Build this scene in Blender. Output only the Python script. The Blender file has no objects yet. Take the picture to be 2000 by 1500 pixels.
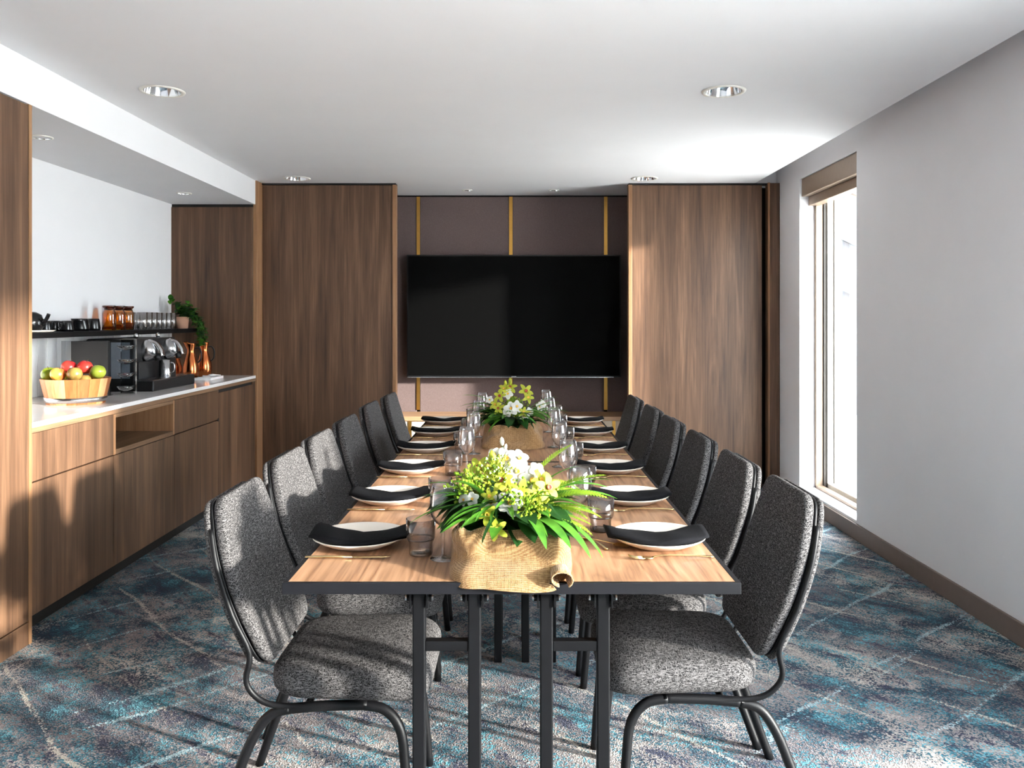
import bpy, bmesh, math, random
from mathutils import Vector, Matrix, Euler, noise as mnoise

# ------------------------------------------------------------------ camera
scene = bpy.context.scene
COL = scene.collection
F = 1600.0                      # focal length in px of the 2000x1500 frame
CAMH = 1.30
cam_d = bpy.data.cameras.new('camera')
cam = bpy.data.objects.new('camera', cam_d)
COL.objects.link(cam)
cam.location = (0, 0, CAMH)
cam.rotation_euler = (math.radians(90), 0, 0)
cam_d.sensor_width = 36
cam_d.lens = 36 * F / 2000
cam_d.shift_x = -7 / 2000
cam_d.shift_y = -125 / 2000
cam_d.clip_start = 0.02
scene.camera = cam

# ------------------------------------------------------------------ world, sun, exposure
world = bpy.data.worlds.new('sky')
scene.world = world
world.use_nodes = True
bg = world.node_tree.nodes['Background']
bg.inputs[0].default_value = (0.90, 0.95, 1.0, 1)
bg.inputs[1].default_value = 12.0
sun_d = bpy.data.lights.new('sun', 'SUN')
sun_d.energy = 10.0
sun_d.color = (1.0, 0.95, 0.88)
sun_d.angle = math.radians(3.0)
sun = bpy.data.objects.new('sun', sun_d)
COL.objects.link(sun)
SUN_DIR = Vector((-1.0, 0.48, -0.21))
sun.rotation_euler = SUN_DIR.to_track_quat('-Z', 'Y').to_euler()
sun.location = (8, -3, 4)
vs = scene.view_settings
vs.view_transform = 'Standard'
vs.look = 'None'
vs.gamma = 1.0
vs.exposure = 1.28
vs.use_curve_mapping = False
scene.cycles.max_bounces = 10
scene.cycles.diffuse_bounces = 6
scene.cycles.transparent_max_bounces = 24
scene.cycles.sample_clamp_indirect = 6.0
scene.cycles.caustics_reflective = False
scene.cycles.caustics_refractive = False
try:
    scene.cycles.use_denoising = True
    scene.cycles.denoiser = 'OPENIMAGEDENOISE'
except Exception:
    pass

# ------------------------------------------------------------------ materials
def srgb(r, g, b):
    def f(c):
        c /= 255.0
        return c / 12.92 if c <= 0.04045 else ((c + 0.055) / 1.055) ** 2.4
    return (f(r), f(g), f(b), 1)

class NT:
    def __init__(self, name):
        self.m = bpy.data.materials.new(name)
        self.m.use_nodes = True
        self.t = self.m.node_tree
        self.n = self.t.nodes
        self.b = self.n['Principled BSDF']
        self.out = self.n['Material Output']
    def new(self, typ, **kw):
        nd = self.n.new(typ)
        for k, v in kw.items():
            setattr(nd, k, v)
        return nd
    def link(self, a, b):
        self.t.links.new(a, b)
    def coords(self, world_pos=False):
        if world_pos:
            return self.new('ShaderNodeNewGeometry').outputs['Position']
        return self.new('ShaderNodeTexCoord').outputs['Object']
    def mapping(self, src, scale=(1, 1, 1), rot=(0, 0, 0), loc=(0, 0, 0)):
        mp = self.new('ShaderNodeMapping')
        mp.inputs['Scale'].default_value = scale
        mp.inputs['Rotation'].default_value = rot
        mp.inputs['Location'].default_value = loc
        self.link(src, mp.inputs['Vector'])
        return mp.outputs[0]
    def noise(self, vec, scale=5, detail=4, rough=0.55, dist=0.0):
        nd = self.new('ShaderNodeTexNoise')
        nd.inputs['Scale'].default_value = scale
        nd.inputs['Detail'].default_value = detail
        nd.inputs['Roughness'].default_value = rough
        nd.inputs['Distortion'].default_value = dist
        self.link(vec, nd.inputs['Vector'])
        return nd.outputs['Fac']
    def ramp(self, fac, stops, interp='LINEAR'):
        r = self.new('ShaderNodeValToRGB')
        r.color_ramp.interpolation = interp
        el = r.color_ramp.elements
        while len(el) < len(stops):
            el.new(0.5)
        for e, (p, c) in zip(el, stops):
            e.position = p
            e.color = c if len(c) == 4 else (*c, 1)
        self.link(fac, r.inputs[0])
        return r.outputs[0]
    def mix(self, fac, a, b, mode='MIX'):
        mx = self.new('ShaderNodeMix', data_type='RGBA', blend_type=mode)
        for sock, v in ((mx.inputs[0], fac), (mx.inputs[6], a), (mx.inputs[7], b)):
            if isinstance(v, (int, float)):
                sock.default_value = v
            elif isinstance(v, tuple):
                sock.default_value = v
            else:
                self.link(v, sock)
        return mx.outputs[2]
    def math(self, op, a, b=None, clamp=False):
        nd = self.new('ShaderNodeMath', operation=op, use_clamp=clamp)
        for s, v in zip(nd.inputs, (a, b)):
            if v is None:
                continue
            if isinstance(v, (int, float)):
                s.default_value = v
            else:
                self.link(v, s)
        return nd.outputs[0]
    def bump(self, h, strength=0.3, dist=0.002):
        bp = self.new('ShaderNodeBump')
        bp.inputs['Strength'].default_value = strength
        bp.inputs['Distance'].default_value = dist
        self.link(h, bp.inputs['Height'])
        self.link(bp.outputs[0], self.b.inputs['Normal'])
    def base(self, c):
        if isinstance(c, tuple):
            self.b.inputs['Base Color'].default_value = c
        else:
            self.link(c, self.b.inputs['Base Color'])
    def set(self, rough=0.5, metal=0.0, spec=0.5, sheen=0.0):
        self.b.inputs['Roughness'].default_value = rough
        self.b.inputs['Metallic'].default_value = metal
        self.b.inputs['Specular IOR Level'].default_value = spec
        self.b.inputs['Sheen Weight'].default_value = sheen

def plain(name, c, rough=0.5, metal=0.0, spec=0.5, var=0.04, scale=30):
    t = NT(name)
    v = t.noise(t.coords(), scale, 3)
    dark = tuple(max(0, x * (1 - var)) for x in c[:3]) + (1,)
    lite = tuple(min(1, x * (1 + var)) for x in c[:3]) + (1,)
    t.base(t.ramp(v, [(0.3, dark), (0.7, lite)]))
    t.set(rough, metal, spec)
    return t.m

def wood(name, c_dark, c_mid, c_lite, axis='z', rough=0.45, freq=1.0, off=(0, 0, 0), spec=0.35):
    t = NT(name)
    P = t.coords(True)
    s = {'z': (14, 14, 0.9), 'y': (14, 0.9, 14), 'x': (0.9, 14, 14)}[axis]
    s2 = {'z': (70, 70, 1.6), 'y': (70, 1.6, 70), 'x': (1.6, 70, 70)}[axis]
    s3 = {'z': (3, 3, 0.35), 'y': (3, 0.35, 3), 'x': (0.35, 3, 3)}[axis]
    n1 = t.noise(t.mapping(P, tuple(freq * q for q in s), loc=off), 1.0, 5, 0.6, 0.6)
    n2 = t.noise(t.mapping(P, tuple(freq * q for q in s2), loc=off), 1.0, 4, 0.65, 0.2)
    n3 = t.noise(t.mapping(P, tuple(freq * q for q in s3), loc=off), 1.0, 2, 0.5, 0.3)
    h = t.math('ADD', t.math('MULTIPLY', n1, 0.5), t.math('MULTIPLY', n2, 0.32))
    h = t.math('ADD', h, t.math('MULTIPLY', n3, 0.18))
    t.base(t.ramp(h, [(0.34, c_dark), (0.5, c_mid), (0.66, c_lite)]))
    t.bump(n2, 0.08, 0.001)
    t.set(rough, 0, spec)
    return t.m

def table_wood(name):
    t = NT(name)
    P = t.coords(True)
    q = t.mapping(P, (7.0, 0.9, 1.0))
    d = t.noise(q, 1.0, 3, 0.5, 0.5)
    rings = t.math('FRACT', t.math('MULTIPLY', d, 11.0))
    rings = t.math('ABSOLUTE', t.math('SUBTRACT', rings, 0.5))
    fine = t.noise(t.mapping(P, (140, 4, 1)), 1.0, 4, 0.6)
    h = t.math('ADD', t.math('MULTIPLY', rings, 0.55), t.math('MULTIPLY', fine, 0.6))
    c = t.ramp(h, [(0.22, srgb(120, 84, 58)), (0.42, srgb(160, 119, 88)), (0.66, srgb(182, 141, 108))])
    t.base(c)
    t.bump(fine, 0.05, 0.0006)
    t.set(0.38, 0, 0.4)
    return t.m

def carpet(name):
    t = NT(name)
    P = t.coords(True)
    # tuft-size cells so colour edges break up into loops of yarn
    vor = t.new('ShaderNodeTexVoronoi')
    vor.inputs['Scale'].default_value = 190
    t.link(P, vor.inputs['Vector'])
    cell = vor.outputs['Position']
    cellr = t.new('ShaderNodeSeparateColor')
    t.link(vor.outputs['Color'], cellr.inputs[0])
    jit = t.math('SUBTRACT', cellr.outputs[0], 0.5)
    q = t.mapping(cell, (1, 1, 1), rot=(0, 0, math.radians(48)))
    base_n = t.noise(t.mapping(q, (1.3, 2.2, 1)), 1.0, 4, 0.6)
    base = t.ramp(t.math('ADD', base_n, t.math('MULTIPLY', jit, 0.16)),
                  [(0.36, srgb(92, 86, 92)), (0.5, srgb(134, 127, 126)), (0.62, srgb(178, 170, 162)), (0.72, srgb(206, 204, 201))])
    # teal and navy blotches
    b1 = t.math('ADD', t.noise(t.mapping(q, (4.2, 5.2, 1)), 1.0, 8, 0.74, 0.6), t.math('MULTIPLY', jit, 0.24))
    b1 = t.math('ADD', b1, t.math('MULTIPLY', t.math('SUBTRACT', t.noise(P, 0.9, 2), 0.5), 0.34))
    m1 = t.ramp(b1, [(0.50, (0, 0, 0)), (0.515, (1, 1, 1))])
    teal_n = t.noise(t.mapping(q, (5, 7, 1), loc=(3, 1, 0)), 1.0, 4, 0.6)
    teal = t.ramp(t.math('ADD', teal_n, t.math('MULTIPLY', jit, 0.3)),
                  [(0.36, srgb(16, 26, 50)), (0.48, srgb(16, 52, 70)), (0.60, srgb(24, 82, 98)), (0.74, srgb(84, 150, 164))])
    c = t.mix(m1, base, teal)
    b2 = t.math('ADD', t.noise(t.mapping(q, (5, 14, 1), loc=(7, 4, 0)), 1.0, 5, 0.65), t.math('MULTIPLY', jit, 0.14))
    m2 = t.ramp(b2, [(0.60, (0, 0, 0)), (0.63, (1, 1, 1))])
    c = t.mix(m2, c, srgb(30, 36, 62))
    # pale line strokes in a crossed diagonal grid
    sep = t.new('ShaderNodeSeparateXYZ')
    wob = t.mapping(q, (1, 1, 1))
    t.link(wob, sep.inputs[0])
    for k, (u, w, per, thr, sc) in enumerate((('X', 'Y', 0.37, 0.030, (7, 2.6, 1)), ('Y', 'X', 0.29, 0.036, (2.6, 7, 1)),
                                             ('X', 'Y', 0.83, 0.018, (3, 1.2, 1)))):
        shift = t.math('MULTIPLY', t.noise(t.mapping(q, (1.4, 1.4, 1), loc=(k * 5, 0, 0)), 1.0, 1), 0.17)
        a = t.math('ADD', sep.outputs[u], shift)
        fr = t.math('ABSOLUTE', t.math('SUBTRACT', t.math('FRACT', t.math('DIVIDE', a, per)), 0.5))
        ln = t.math('LESS_THAN', t.math('ADD', fr, t.math('MULTIPLY', jit, 0.05)), thr)
        gate = t.noise(t.mapping(q, sc, loc=(11 + 3 * k, 2, 0)), 1.0, 2, 0.5)
        gt = t.math('GREATER_THAN', t.math('ADD', gate, t.math('MULTIPLY', jit, 0.3)), 0.54)
        m = t.math('MULTIPLY', t.math('MULTIPLY', ln, gt), 0.7)
        c = t.mix(m, c, srgb(158, 186, 194) if k != 1 else srgb(190, 182, 168))
    speck = t.math('MULTIPLY', cellr.outputs[1], 0.3)
    c = t.mix(0.35, c, t.mix(1.0, c, t.ramp(cellr.outputs[1], [(0, (0.35, 0.35, 0.35)), (1, (1.5, 1.5, 1.5))]), 'MULTIPLY'))
    t.base(c)
    t.bump(vor.outputs['Distance'], 0.5, 0.004)
    t.set(0.95, 0, 0.1, 0.1)
    return t.m

def fabric(name, c_dark, c_lite, scale=1.0):
    t = NT(name)
    O = t.coords()
    # short crossed threads
    a = t.noise(t.mapping(O, (90 * scale, 420 * scale, 420 * scale), rot=(0.3, 0.2, 0.75)), 1.0, 2, 0.5)
    b = t.noise(t.mapping(O, (420 * scale, 90 * scale, 420 * scale), rot=(0.2, 0.3, 0.75)), 1.0, 2, 0.5)
    m = t.math('MAXIMUM', a, b)
    t.base(t.ramp(m, [(0.46, c_dark), (0.74, c_lite)]))
    t.bump(m, 0.35, 0.0015)
    t.set(0.95, 0, 0.1, 0.0)
    return t.m

def burlap_mat(name):
    t = NT(name)
    O = t.coords()
    w1 = t.new('ShaderNodeTexWave', wave_type='BANDS', bands_direction='X')
    w1.inputs['Scale'].default_value = 105
    w1.inputs['Distortion'].default_value = 1.2
    w1.inputs['Detail Scale'].default_value = 1.5
    w2 = t.new('ShaderNodeTexWave', wave_type='BANDS', bands_direction='Z')
    w2.inputs['Scale'].default_value = 110
    w2.inputs['Distortion'].default_value = 1.2
    w2.inputs['Detail Scale'].default_value = 1.5
    t.link(O, w1.inputs[0]); t.link(O, w2.inputs[0])
    w3 = t.new('ShaderNodeTexWave', wave_type='BANDS', bands_direction='Y')
    w3.inputs['Scale'].default_value = 110
    w3.inputs['Distortion'].default_value = 1.2
    t.link(O, w3.inputs[0])
    h = t.math('ADD', t.math('MULTIPLY', w1.outputs['Fac'], 0.4), t.math('MULTIPLY', t.math('MULTIPLY', w2.outputs['Fac'], w3.outputs['Fac']), 0.6))
    n = t.noise(O, 120, 4)
    h = t.math('ADD', t.math('MULTIPLY', h, 0.7), t.math('MULTIPLY', n, 0.4))
    t.base(t.ramp(h, [(0.12, srgb(84, 58, 34)), (0.45, srgb(144, 109, 72)), (0.8, srgb(186, 150, 108))]))
    t.bump(h, 0.6, 0.003)
    t.set(0.95, 0, 0.1, 0.2)
    return t.m

def thin_glass(name, tint=(1, 1, 1, 1), refl=1.0, rough=0.0, edge_dark=0.36):
    t = NT(name)
    tr = t.new('ShaderNodeBsdfTransparent')
    lwt = t.new('ShaderNodeLayerWeight')
    lwt.inputs[0].default_value = 0.5
    edge = tuple(x * edge_dark for x in tint[:3]) + (1,)
    t.link(t.ramp(lwt.outputs['Facing'], [(0.45, tint), (0.97, edge)]), tr.inputs[0])
    gl = t.new('ShaderNodeBsdfGlossy')
    gl.inputs['Roughness'].default_value = rough
    lw = t.new('ShaderNodeLayerWeight')
    lw.inputs[0].default_value = 0.5
    fz = t.math('POWER', lw.outputs['Facing'], 2.6)
    fac = t.math('MULTIPLY', t.math('ADD', t.math('MULTIPLY', fz, 0.85), 0.075), refl, True)
    mx = t.new('ShaderNodeMixShader')
    t.link(fac, mx.inputs[0]); t.link(tr.outputs[0], mx.inputs[1]); t.link(gl.outputs[0], mx.inputs[2])
    t.link(mx.outputs[0], t.out.inputs[0])
    return t.m

def leaf_mat(name, c1, c2, rough=0.45):
    t = NT(name)
    v = t.noise(t.coords(), 25, 3)
    t.base(t.ramp(v, [(0.3, c1), (0.7, c2)]))
    t.set(rough, 0, 0.4)
    # leaves let some light through
    tl = t.new('ShaderNodeBsdfTranslucent')
    tl.inputs[0].default_value = c2
    mx = t.new('ShaderNodeMixShader')
    mx.inputs[0].default_value = 0.3
    t.link(t.b.outputs[0], mx.inputs[1]); t.link(tl.outputs[0], mx.inputs[2]); t.link(mx.outputs[0], t.out.inputs[0])
    return t.m

M = {}
M['plaster'] = plain('white_plaster', srgb(231, 230, 232), 0.75, 0, 0.25, 0.01, 4)
M['ceiling'] = plain('ceiling_paint', srgb(234, 233, 235), 0.8, 0, 0.2, 0.01, 3)
M['carpet'] = carpet('patterned_carpet')
M['wood'] = wood('walnut_laminate', srgb(56, 39, 29), srgb(92, 67, 50), srgb(127, 96, 73))
M['wood_edge'] = wood('walnut_edge_band', srgb(112, 80, 54), srgb(146, 107, 76), srgb(172, 133, 98), off=(3, 1, 0))
M['wood_h'] = wood('walnut_laminate_horizontal', srgb(74, 53, 38), srgb(114, 86, 64), srgb(148, 115, 88), axis='y')
M['wood_x'] = wood('light_oak_shelf', srgb(132, 98, 70), srgb(168, 130, 98), srgb(192, 156, 122), axis='x')
M['wood_in'] = wood('walnut_niche_lining', srgb(60, 42, 28), srgb(92, 66, 46), srgb(122, 90, 64), axis='y')
M['table'] = table_wood('table_walnut_veneer')
M['black_metal'] = plain('black_powder_coat', srgb(12, 12, 14), 0.45, 0, 0.2)
M['black_edge'] = plain('black_table_edge', srgb(18, 18, 22), 0.55, 0, 0.2)
M['black_gap'] = plain('black_recess', srgb(12, 11, 11), 0.8)
M['black_gloss'] = plain('black_ceramic', srgb(20, 20, 22), 0.22, 0, 0.5)
M['black_plastic'] = plain('black_plastic', srgb(24, 24, 26), 0.4, 0, 0.35)
M['screen'] = plain('television_screen', srgb(5, 5, 5), 0.6, 0, 0.05, 0.0)
M['brass'] = plain('brushed_brass', srgb(196, 150, 76), 0.32, 1.0)
M['gold'] = plain('champagne_gold', srgb(206, 180, 132), 0.25, 1.0)
M['steel'] = plain('brushed_steel', srgb(200, 200, 202), 0.25, 1.0)
M['chrome'] = plain('chrome', srgb(225, 226, 228), 0.08, 1.0)
M['copper'] = plain('polished_copper', srgb(205, 118, 72), 0.2, 1.0)
M['bronze'] = plain('bronze_aluminium', srgb(150, 130, 112), 0.4, 0.3)
M['bronze_dark'] = plain('dark_bronze_seal', srgb(62, 56, 50), 0.5)
M['cream_frame'] = plain('cream_window_stile', srgb(226, 220, 210), 0.5)
M['baseboard'] = plain('taupe_skirting', srgb(112, 98, 90), 0.5)
M['felt'] = fabric('mauve_wall_fabric', srgb(96, 82, 80), srgb(124, 108, 106), 1.5)
M['cream'] = plain('cream_upholstery', srgb(226, 208, 184), 0.8)
M['chair'] = fabric('charcoal_chair_weave', srgb(20, 19, 20), srgb(118, 115, 115))
M['china'] = plain('off_white_stoneware', srgb(222, 212, 200), 0.3, 0, 0.5, 0.02)
M['napkin'] = fabric('black_linen', srgb(12, 12, 14), srgb(24, 24, 28), 2.0)
M['quartz'] = plain('white_quartz', srgb(226, 223, 222), 0.12, 0, 0.5, 0.015, 12)
M['tile'] = plain('white_glazed_tile', srgb(236, 234, 234), 0.2, 0, 0.5, 0.01)
M['grout'] = plain('grey_grout', srgb(176, 172, 170), 0.9)
M['burlap'] = burlap_mat('jute_burlap')
M['glass'] = thin_glass('clear_glass', (0.975, 0.975, 0.975, 1), 1.6)
M['smoke'] = thin_glass('smoky_glass', (0.87, 0.855, 0.85, 1), 1.2)
M['smoke_dark'] = thin_glass('dark_smoky_glass', (0.35, 0.33, 0.32, 1), 1.2)
M['pane'] = thin_glass('window_glass', (0.97, 0.985, 0.98, 1), 0.5, 0.0, 1.0)
M['amber'] = thin_glass('amber_glass', (0.93, 0.66, 0.22, 1), 1.3)
M['amber_lid'] = thin_glass('amber_glass_lid', (0.30, 0.11, 0.03, 1), 1.2)
M['acrylic'] = thin_glass('grey_acrylic', (0.62, 0.64, 0.66, 1), 1.2)
M['tank'] = plain('frosted_tank', srgb(150, 158, 168), 0.25, 0.2)
M['leaf_dark'] = leaf_mat('dark_green_leaf', srgb(16, 44, 18), srgb(38, 84, 30))
M['leaf'] = leaf_mat('green_leaf', srgb(44, 96, 26), srgb(88, 144, 44))
M['leaf_lime'] = leaf_mat('lime_fern', srgb(96, 134, 26), srgb(150, 178, 52))
M['petal_white'] = leaf_mat('white_petal', srgb(190, 190, 180), srgb(210, 210, 202), 0.6)
M['petal_lime'] = leaf_mat('lime_petal', srgb(136, 150, 30), srgb(186, 188, 66), 0.6)
M['throat'] = plain('flower_throat', srgb(214, 168, 60), 0.6)
M['throat_red'] = plain('red_flower_lip', srgb(150, 62, 40), 0.6)
M['moss'] = plain('dark_moss', srgb(24, 38, 18), 0.95, 0, 0.1, 0.4, 60)
M['clay'] = plain('blush_clay', srgb(196, 150, 124), 0.8)
M['paper'] = plain('white_paper', srgb(236, 232, 232), 0.7)
M['stem'] = plain('green_stem', srgb(70, 110, 40), 0.6)
M['brown'] = plain('brown_stalk', srgb(70, 48, 28), 0.8)
M['lamp_in'] = plain('lamp_diffuser', srgb(236, 232, 224), 0.4)
M['concrete'] = plain('pale_paving', srgb(206, 204, 200), 0.9, 0, 0.2, 0.05, 2)
M['facade'] = plain('grey_facade', srgb(96, 99, 106), 0.8, 0, 0.2)
M['fin'] = plain('darkened_sunshade', srgb(58, 61, 68), 0.6, 0, 0.2)  # pale fins coloured dark, standing in for shade in the overexposed view

def fruit_mat(name, c1, c2, scale=6):
    t = NT(name)
    v = t.noise(t.mapping(t.coords(), (1, 1, 0.6)), scale, 3)
    t.base(t.ramp(v, [(0.38, c1), (0.62, c2)]))
    t.set(0.3, 0, 0.5)
    return t.m
M['apple_green'] = fruit_mat('green_apple_skin', srgb(120, 140, 36), srgb(176, 186, 70))
M['apple_red'] = fruit_mat('red_apple_skin', srgb(178, 26, 34), srgb(206, 66, 54))
M['apple_mix'] = fruit_mat('red_yellow_apple_skin', srgb(206, 84, 40), srgb(226, 186, 78), 14)
M['kiwi'] = fruit_mat('kiwi_skin', srgb(118, 92, 44), srgb(148, 122, 64), 30)

# ------------------------------------------------------------------ mesh helpers
def box(bm, x0, x1, y0, y1, z0, z1, mi=0):
    v = [bm.verts.new(p) for p in ((x0, y0, z0), (x1, y0, z0), (x1, y1, z0), (x0, y1, z0),
                                   (x0, y0, z1), (x1, y0, z1), (x1, y1, z1), (x0, y1, z1))]
    for f in ((3, 2, 1, 0), (4, 5, 6, 7), (0, 1, 5, 4), (1, 2, 6, 5), (2, 3, 7, 6), (3, 0, 4, 7)):
        bm.faces.new([v[i] for i in f]).material_index = mi

def tube(bm, pts, r, n=10, mi=0, cap=True, flat=1.0):
    pts = [Vector(p) for p in pts]
    rr = r if isinstance(r, (list, tuple)) else [r] * len(pts)
    rings = []
    nrm = None
    for i, p in enumerate(pts):
        d = (pts[min(i + 1, len(pts) - 1)] - pts[max(i - 1, 0)]).normalized()
        if nrm is None:
            a = Vector((0, 0, 1)) if abs(d.z) < 0.9 else Vector((0, 1, 0))
            nrm = (a - d * a.dot(d)).normalized()
        else:
            nrm = (nrm - d * nrm.dot(d)).normalized()
        b = d.cross(nrm)
        ph = math.pi / n if n == 4 else 0
        rings.append([bm.verts.new(p + (nrm * math.cos(2 * math.pi * k / n + ph) * flat + b * math.sin(2 * math.pi * k / n + ph)) * rr[i])
                      for k in range(n)])
    for a, b in zip(rings, rings[1:]):
        for k in range(n):
            bm.faces.new((a[k], a[(k + 1) % n], b[(k + 1) % n], b[k])).material_index = mi
    if cap:
        bm.faces.new(list(reversed(rings[0]))).material_index = mi
        bm.faces.new(rings[-1]).material_index = mi

def smooth_path(pts, sub=5):
    pts = [Vector(p) for p in pts]
    out = []
    for i in range(len(pts) - 1):
        p0, p1, p2, p3 = pts[max(i - 1, 0)], pts[i], pts[i + 1], pts[min(i + 2, len(pts) - 1)]
        for k in range(sub):
            t = k / sub
            out.append(0.5 * ((2 * p1) + (p2 - p0) * t + (2 * p0 - 5 * p1 + 4 * p2 - p3) * t * t + (3 * p1 - p0 - 3 * p2 + p3) * t ** 3))
    out.append(pts[-1])
    return out

def lathe(bm, prof, n=24, cx=0, cy=0, cz=0, mi=0, close=False):
    rings = []
    for r, z in prof:
        if r < 1e-5:
            rings.append([bm.verts.new((cx, cy, cz + z))])
        else:
            rings.append([bm.verts.new((cx + r * math.cos(2 * math.pi * k / n), cy + r * math.sin(2 * math.pi * k / n), cz + z)) for k in range(n)])
    pairs = list(zip(rings, rings[1:]))
    if close:
        pairs.append((rings[-1], rings[0]))
    for a, b in pairs:
        for k in range(n):
            k2 = (k + 1) % n
            if len(a) == 1 and len(b) == 1:
                continue
            if len(a) == 1:
                f = (a[0], b[k2], b[k])
            elif len(b) == 1:
                f = (a[k], a[k2], b[0])
            else:
                f = (a[k], a[k2], b[k2], b[k])
            bm.faces.new(f).material_index = mi

def cushion(bm, outline, thick, rnd, frame, crown=0.0, steps=4, mi=0):
    """rounded slab: outline = [(u,v)], frame(u, v, w) -> 3D, w from 0 to thick"""
    n = len(outline)
    cu = sum(p[0] for p in outline) / n
    cv = sum(p[1] for p in outline) / n
    ext = max(max(abs(p[0] - cu) for p in outline), max(abs(p[1] - cv) for p in outline))
    rows = []
    def ring(inset, w):
        k = 1 - inset / ext
        rows.append([bm.verts.new(frame(cu + (u - cu) * k, cv + (v - cv) * k, w)) for u, v in outline])
    for i in range(steps + 1):
        a = math.pi / 2 * i / steps
        ring(rnd * (1 - math.sin(a)), rnd * (1 - math.cos(a)))
    for i in range(steps + 1):
        a = math.pi / 2 * i / steps
        ring(rnd * (1 - math.cos(a)), thick - rnd * (1 - math.sin(a)))
    for kk in (0.55, 0.25):
        ring(ext * (1 - kk), thick + crown * (1 - kk))
    for a, b in zip(rows, rows[1:]):
        for k in range(n):
            bm.faces.new((a[k], a[(k + 1) % n], b[(k + 1) % n], b[k])).material_index = mi
    bm.faces.new(list(reversed(rows[0]))).material_index = mi
    bm.faces.new(rows[-1]).material_index = mi

def round_poly(pts, r, seg=4):
    out = []
    n = len(pts)
    for i in range(n):
        p = Vector(pts[i]); a = Vector(pts[i - 1]); b = Vector(pts[(i + 1) % n])
        rr = r[i] if isinstance(r, (list, tuple)) else r
        d1 = (a - p); d2 = (b - p)
        rr = min(rr, d1.length * 0.45, d2.length * 0.45)
        s = p + d1.normalized() * rr
        e = p + d2.normalized() * rr
        for k in range(seg + 1):
            t = k / seg
            out.append(tuple((1 - t) ** 2 * s + 2 * t * (1 - t) * p + t * t * e))
    return out

def obj(name, bm, mat, parent=None, loc=(0, 0, 0), smooth=False, bevel=0.0, rot=(0, 0, 0)):
    bmesh.ops.recalc_face_normals(bm, faces=bm.faces[:])
    me = bpy.data.meshes.new(name)
    bm.to_mesh(me); bm.free()
    for m in (mat if isinstance(mat, (list, tuple)) else [mat]):
        me.materials.append(m)
    if smooth:
        for p in me.polygons:
            p.use_smooth = True
    o = bpy.data.objects.new(name, me)
    COL.objects.link(o)
    o.location = loc
    o.rotation_euler = rot
    if parent:
        o.parent = parent
    if bevel:
        md = o.modifiers.new('bevel', 'BEVEL')
        md.width = bevel; md.segments = 2; md.limit_method = 'ANGLE'
    return o

def bobj(name, dims, mat, parent=None, loc=(0, 0, 0), bevel=0.0, **kw):
    bm = bmesh.new()
    box(bm, *dims)
    return obj(name, bm, mat, parent, loc, bevel=bevel, **kw)

def inst(name, mesh, parent, loc=(0, 0, 0), rot=(0, 0, 0), scale=(1, 1, 1)):
    o = bpy.data.objects.new(name, mesh)
    COL.objects.link(o)
    o.location = loc; o.rotation_euler = rot; o.scale = scale
    o.parent = parent
    return o

def empty(name, label, cat, loc=(0, 0, 0), rotz=0, group=None):
    o = bpy.data.objects.new(name, None)
    COL.objects.link(o)
    o.empty_display_size = 0.05
    o.location = loc
    o.rotation_euler = (0, 0, rotz)
    return tag(o, label, cat, group)

def tag(o, label, cat, group=None):
    o['label'] = label
    o['category'] = cat
    if group:
        o['group'] = group
    return o

def struct(o, label=None):
    o['kind'] = 'structure'
    if label:
        o['label'] = label
    return o

def copy_tree(root, loc, rotz=None, label=None):
    r = root.copy(); COL.objects.link(r)
    r.location = loc
    if rotz is not None:
        r.rotation_euler = (0, 0, rotz)
    if label:
        r['label'] = label
    for ch in [c for c in bpy.data.objects if c.parent == root]:
        c = ch.copy(); COL.objects.link(c); c.parent = r
        for g in [q for q in bpy.data.objects if q.parent == ch]:
            d = g.copy(); COL.objects.link(d); d.parent = c
    return r

def px(x, y, Y):
    """pixel of the photograph -> point at depth Y"""
    return Vector(((x - 1007) * Y / F, Y, CAMH - (y - 625) * Y / F))

ORD = ['first', 'second', 'third', 'fourth', 'fifth', 'sixth']

# ------------------------------------------------------------------ room shell
ZC = 2.351          # ceiling
XR = 2.02           # right wall face
XL = -1.95          # cabinet fronts
XN = -2.585         # niche back wall
YD = 6.30           # sliding wood panels
YB = 6.89           # fabric wall
ZS = 2.17           # soffit underside
YREAR = -2.2

struct(bobj('floor', (-2.9, 2.3, -2.4, 7.1, -0.05, 0.0), M['carpet']), 'patterned teal, navy and grey carpet')
struct(bobj('ceiling', (-1.96, 1.84, -2.4, 7.1, ZC, ZC + 0.08), M['ceiling']), 'white plaster ceiling')
struct(bobj('wall_slot', (1.80, 1.84, -2.4, 7.1, ZC + 0.08, 2.65), M['plaster']), 'inner side of the ceiling slot')
cv = struct(bobj('ceiling', (1.7, 2.3, -2.4, 7.1, 2.62, 2.68), M['ceiling']), 'white roof of the slot beside the ceiling')
bulk = struct(bobj('trim_1', (-2.9, -1.96, -2.4, 6.9, ZS, ZC + 0.08), M['plaster']), 'white bulkhead over the cabinets')
struct(bobj('wall_left', (-2.9, XN, -2.4, 7.1, 0, ZS), M['plaster']), 'white wall behind the coffee counter')

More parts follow.
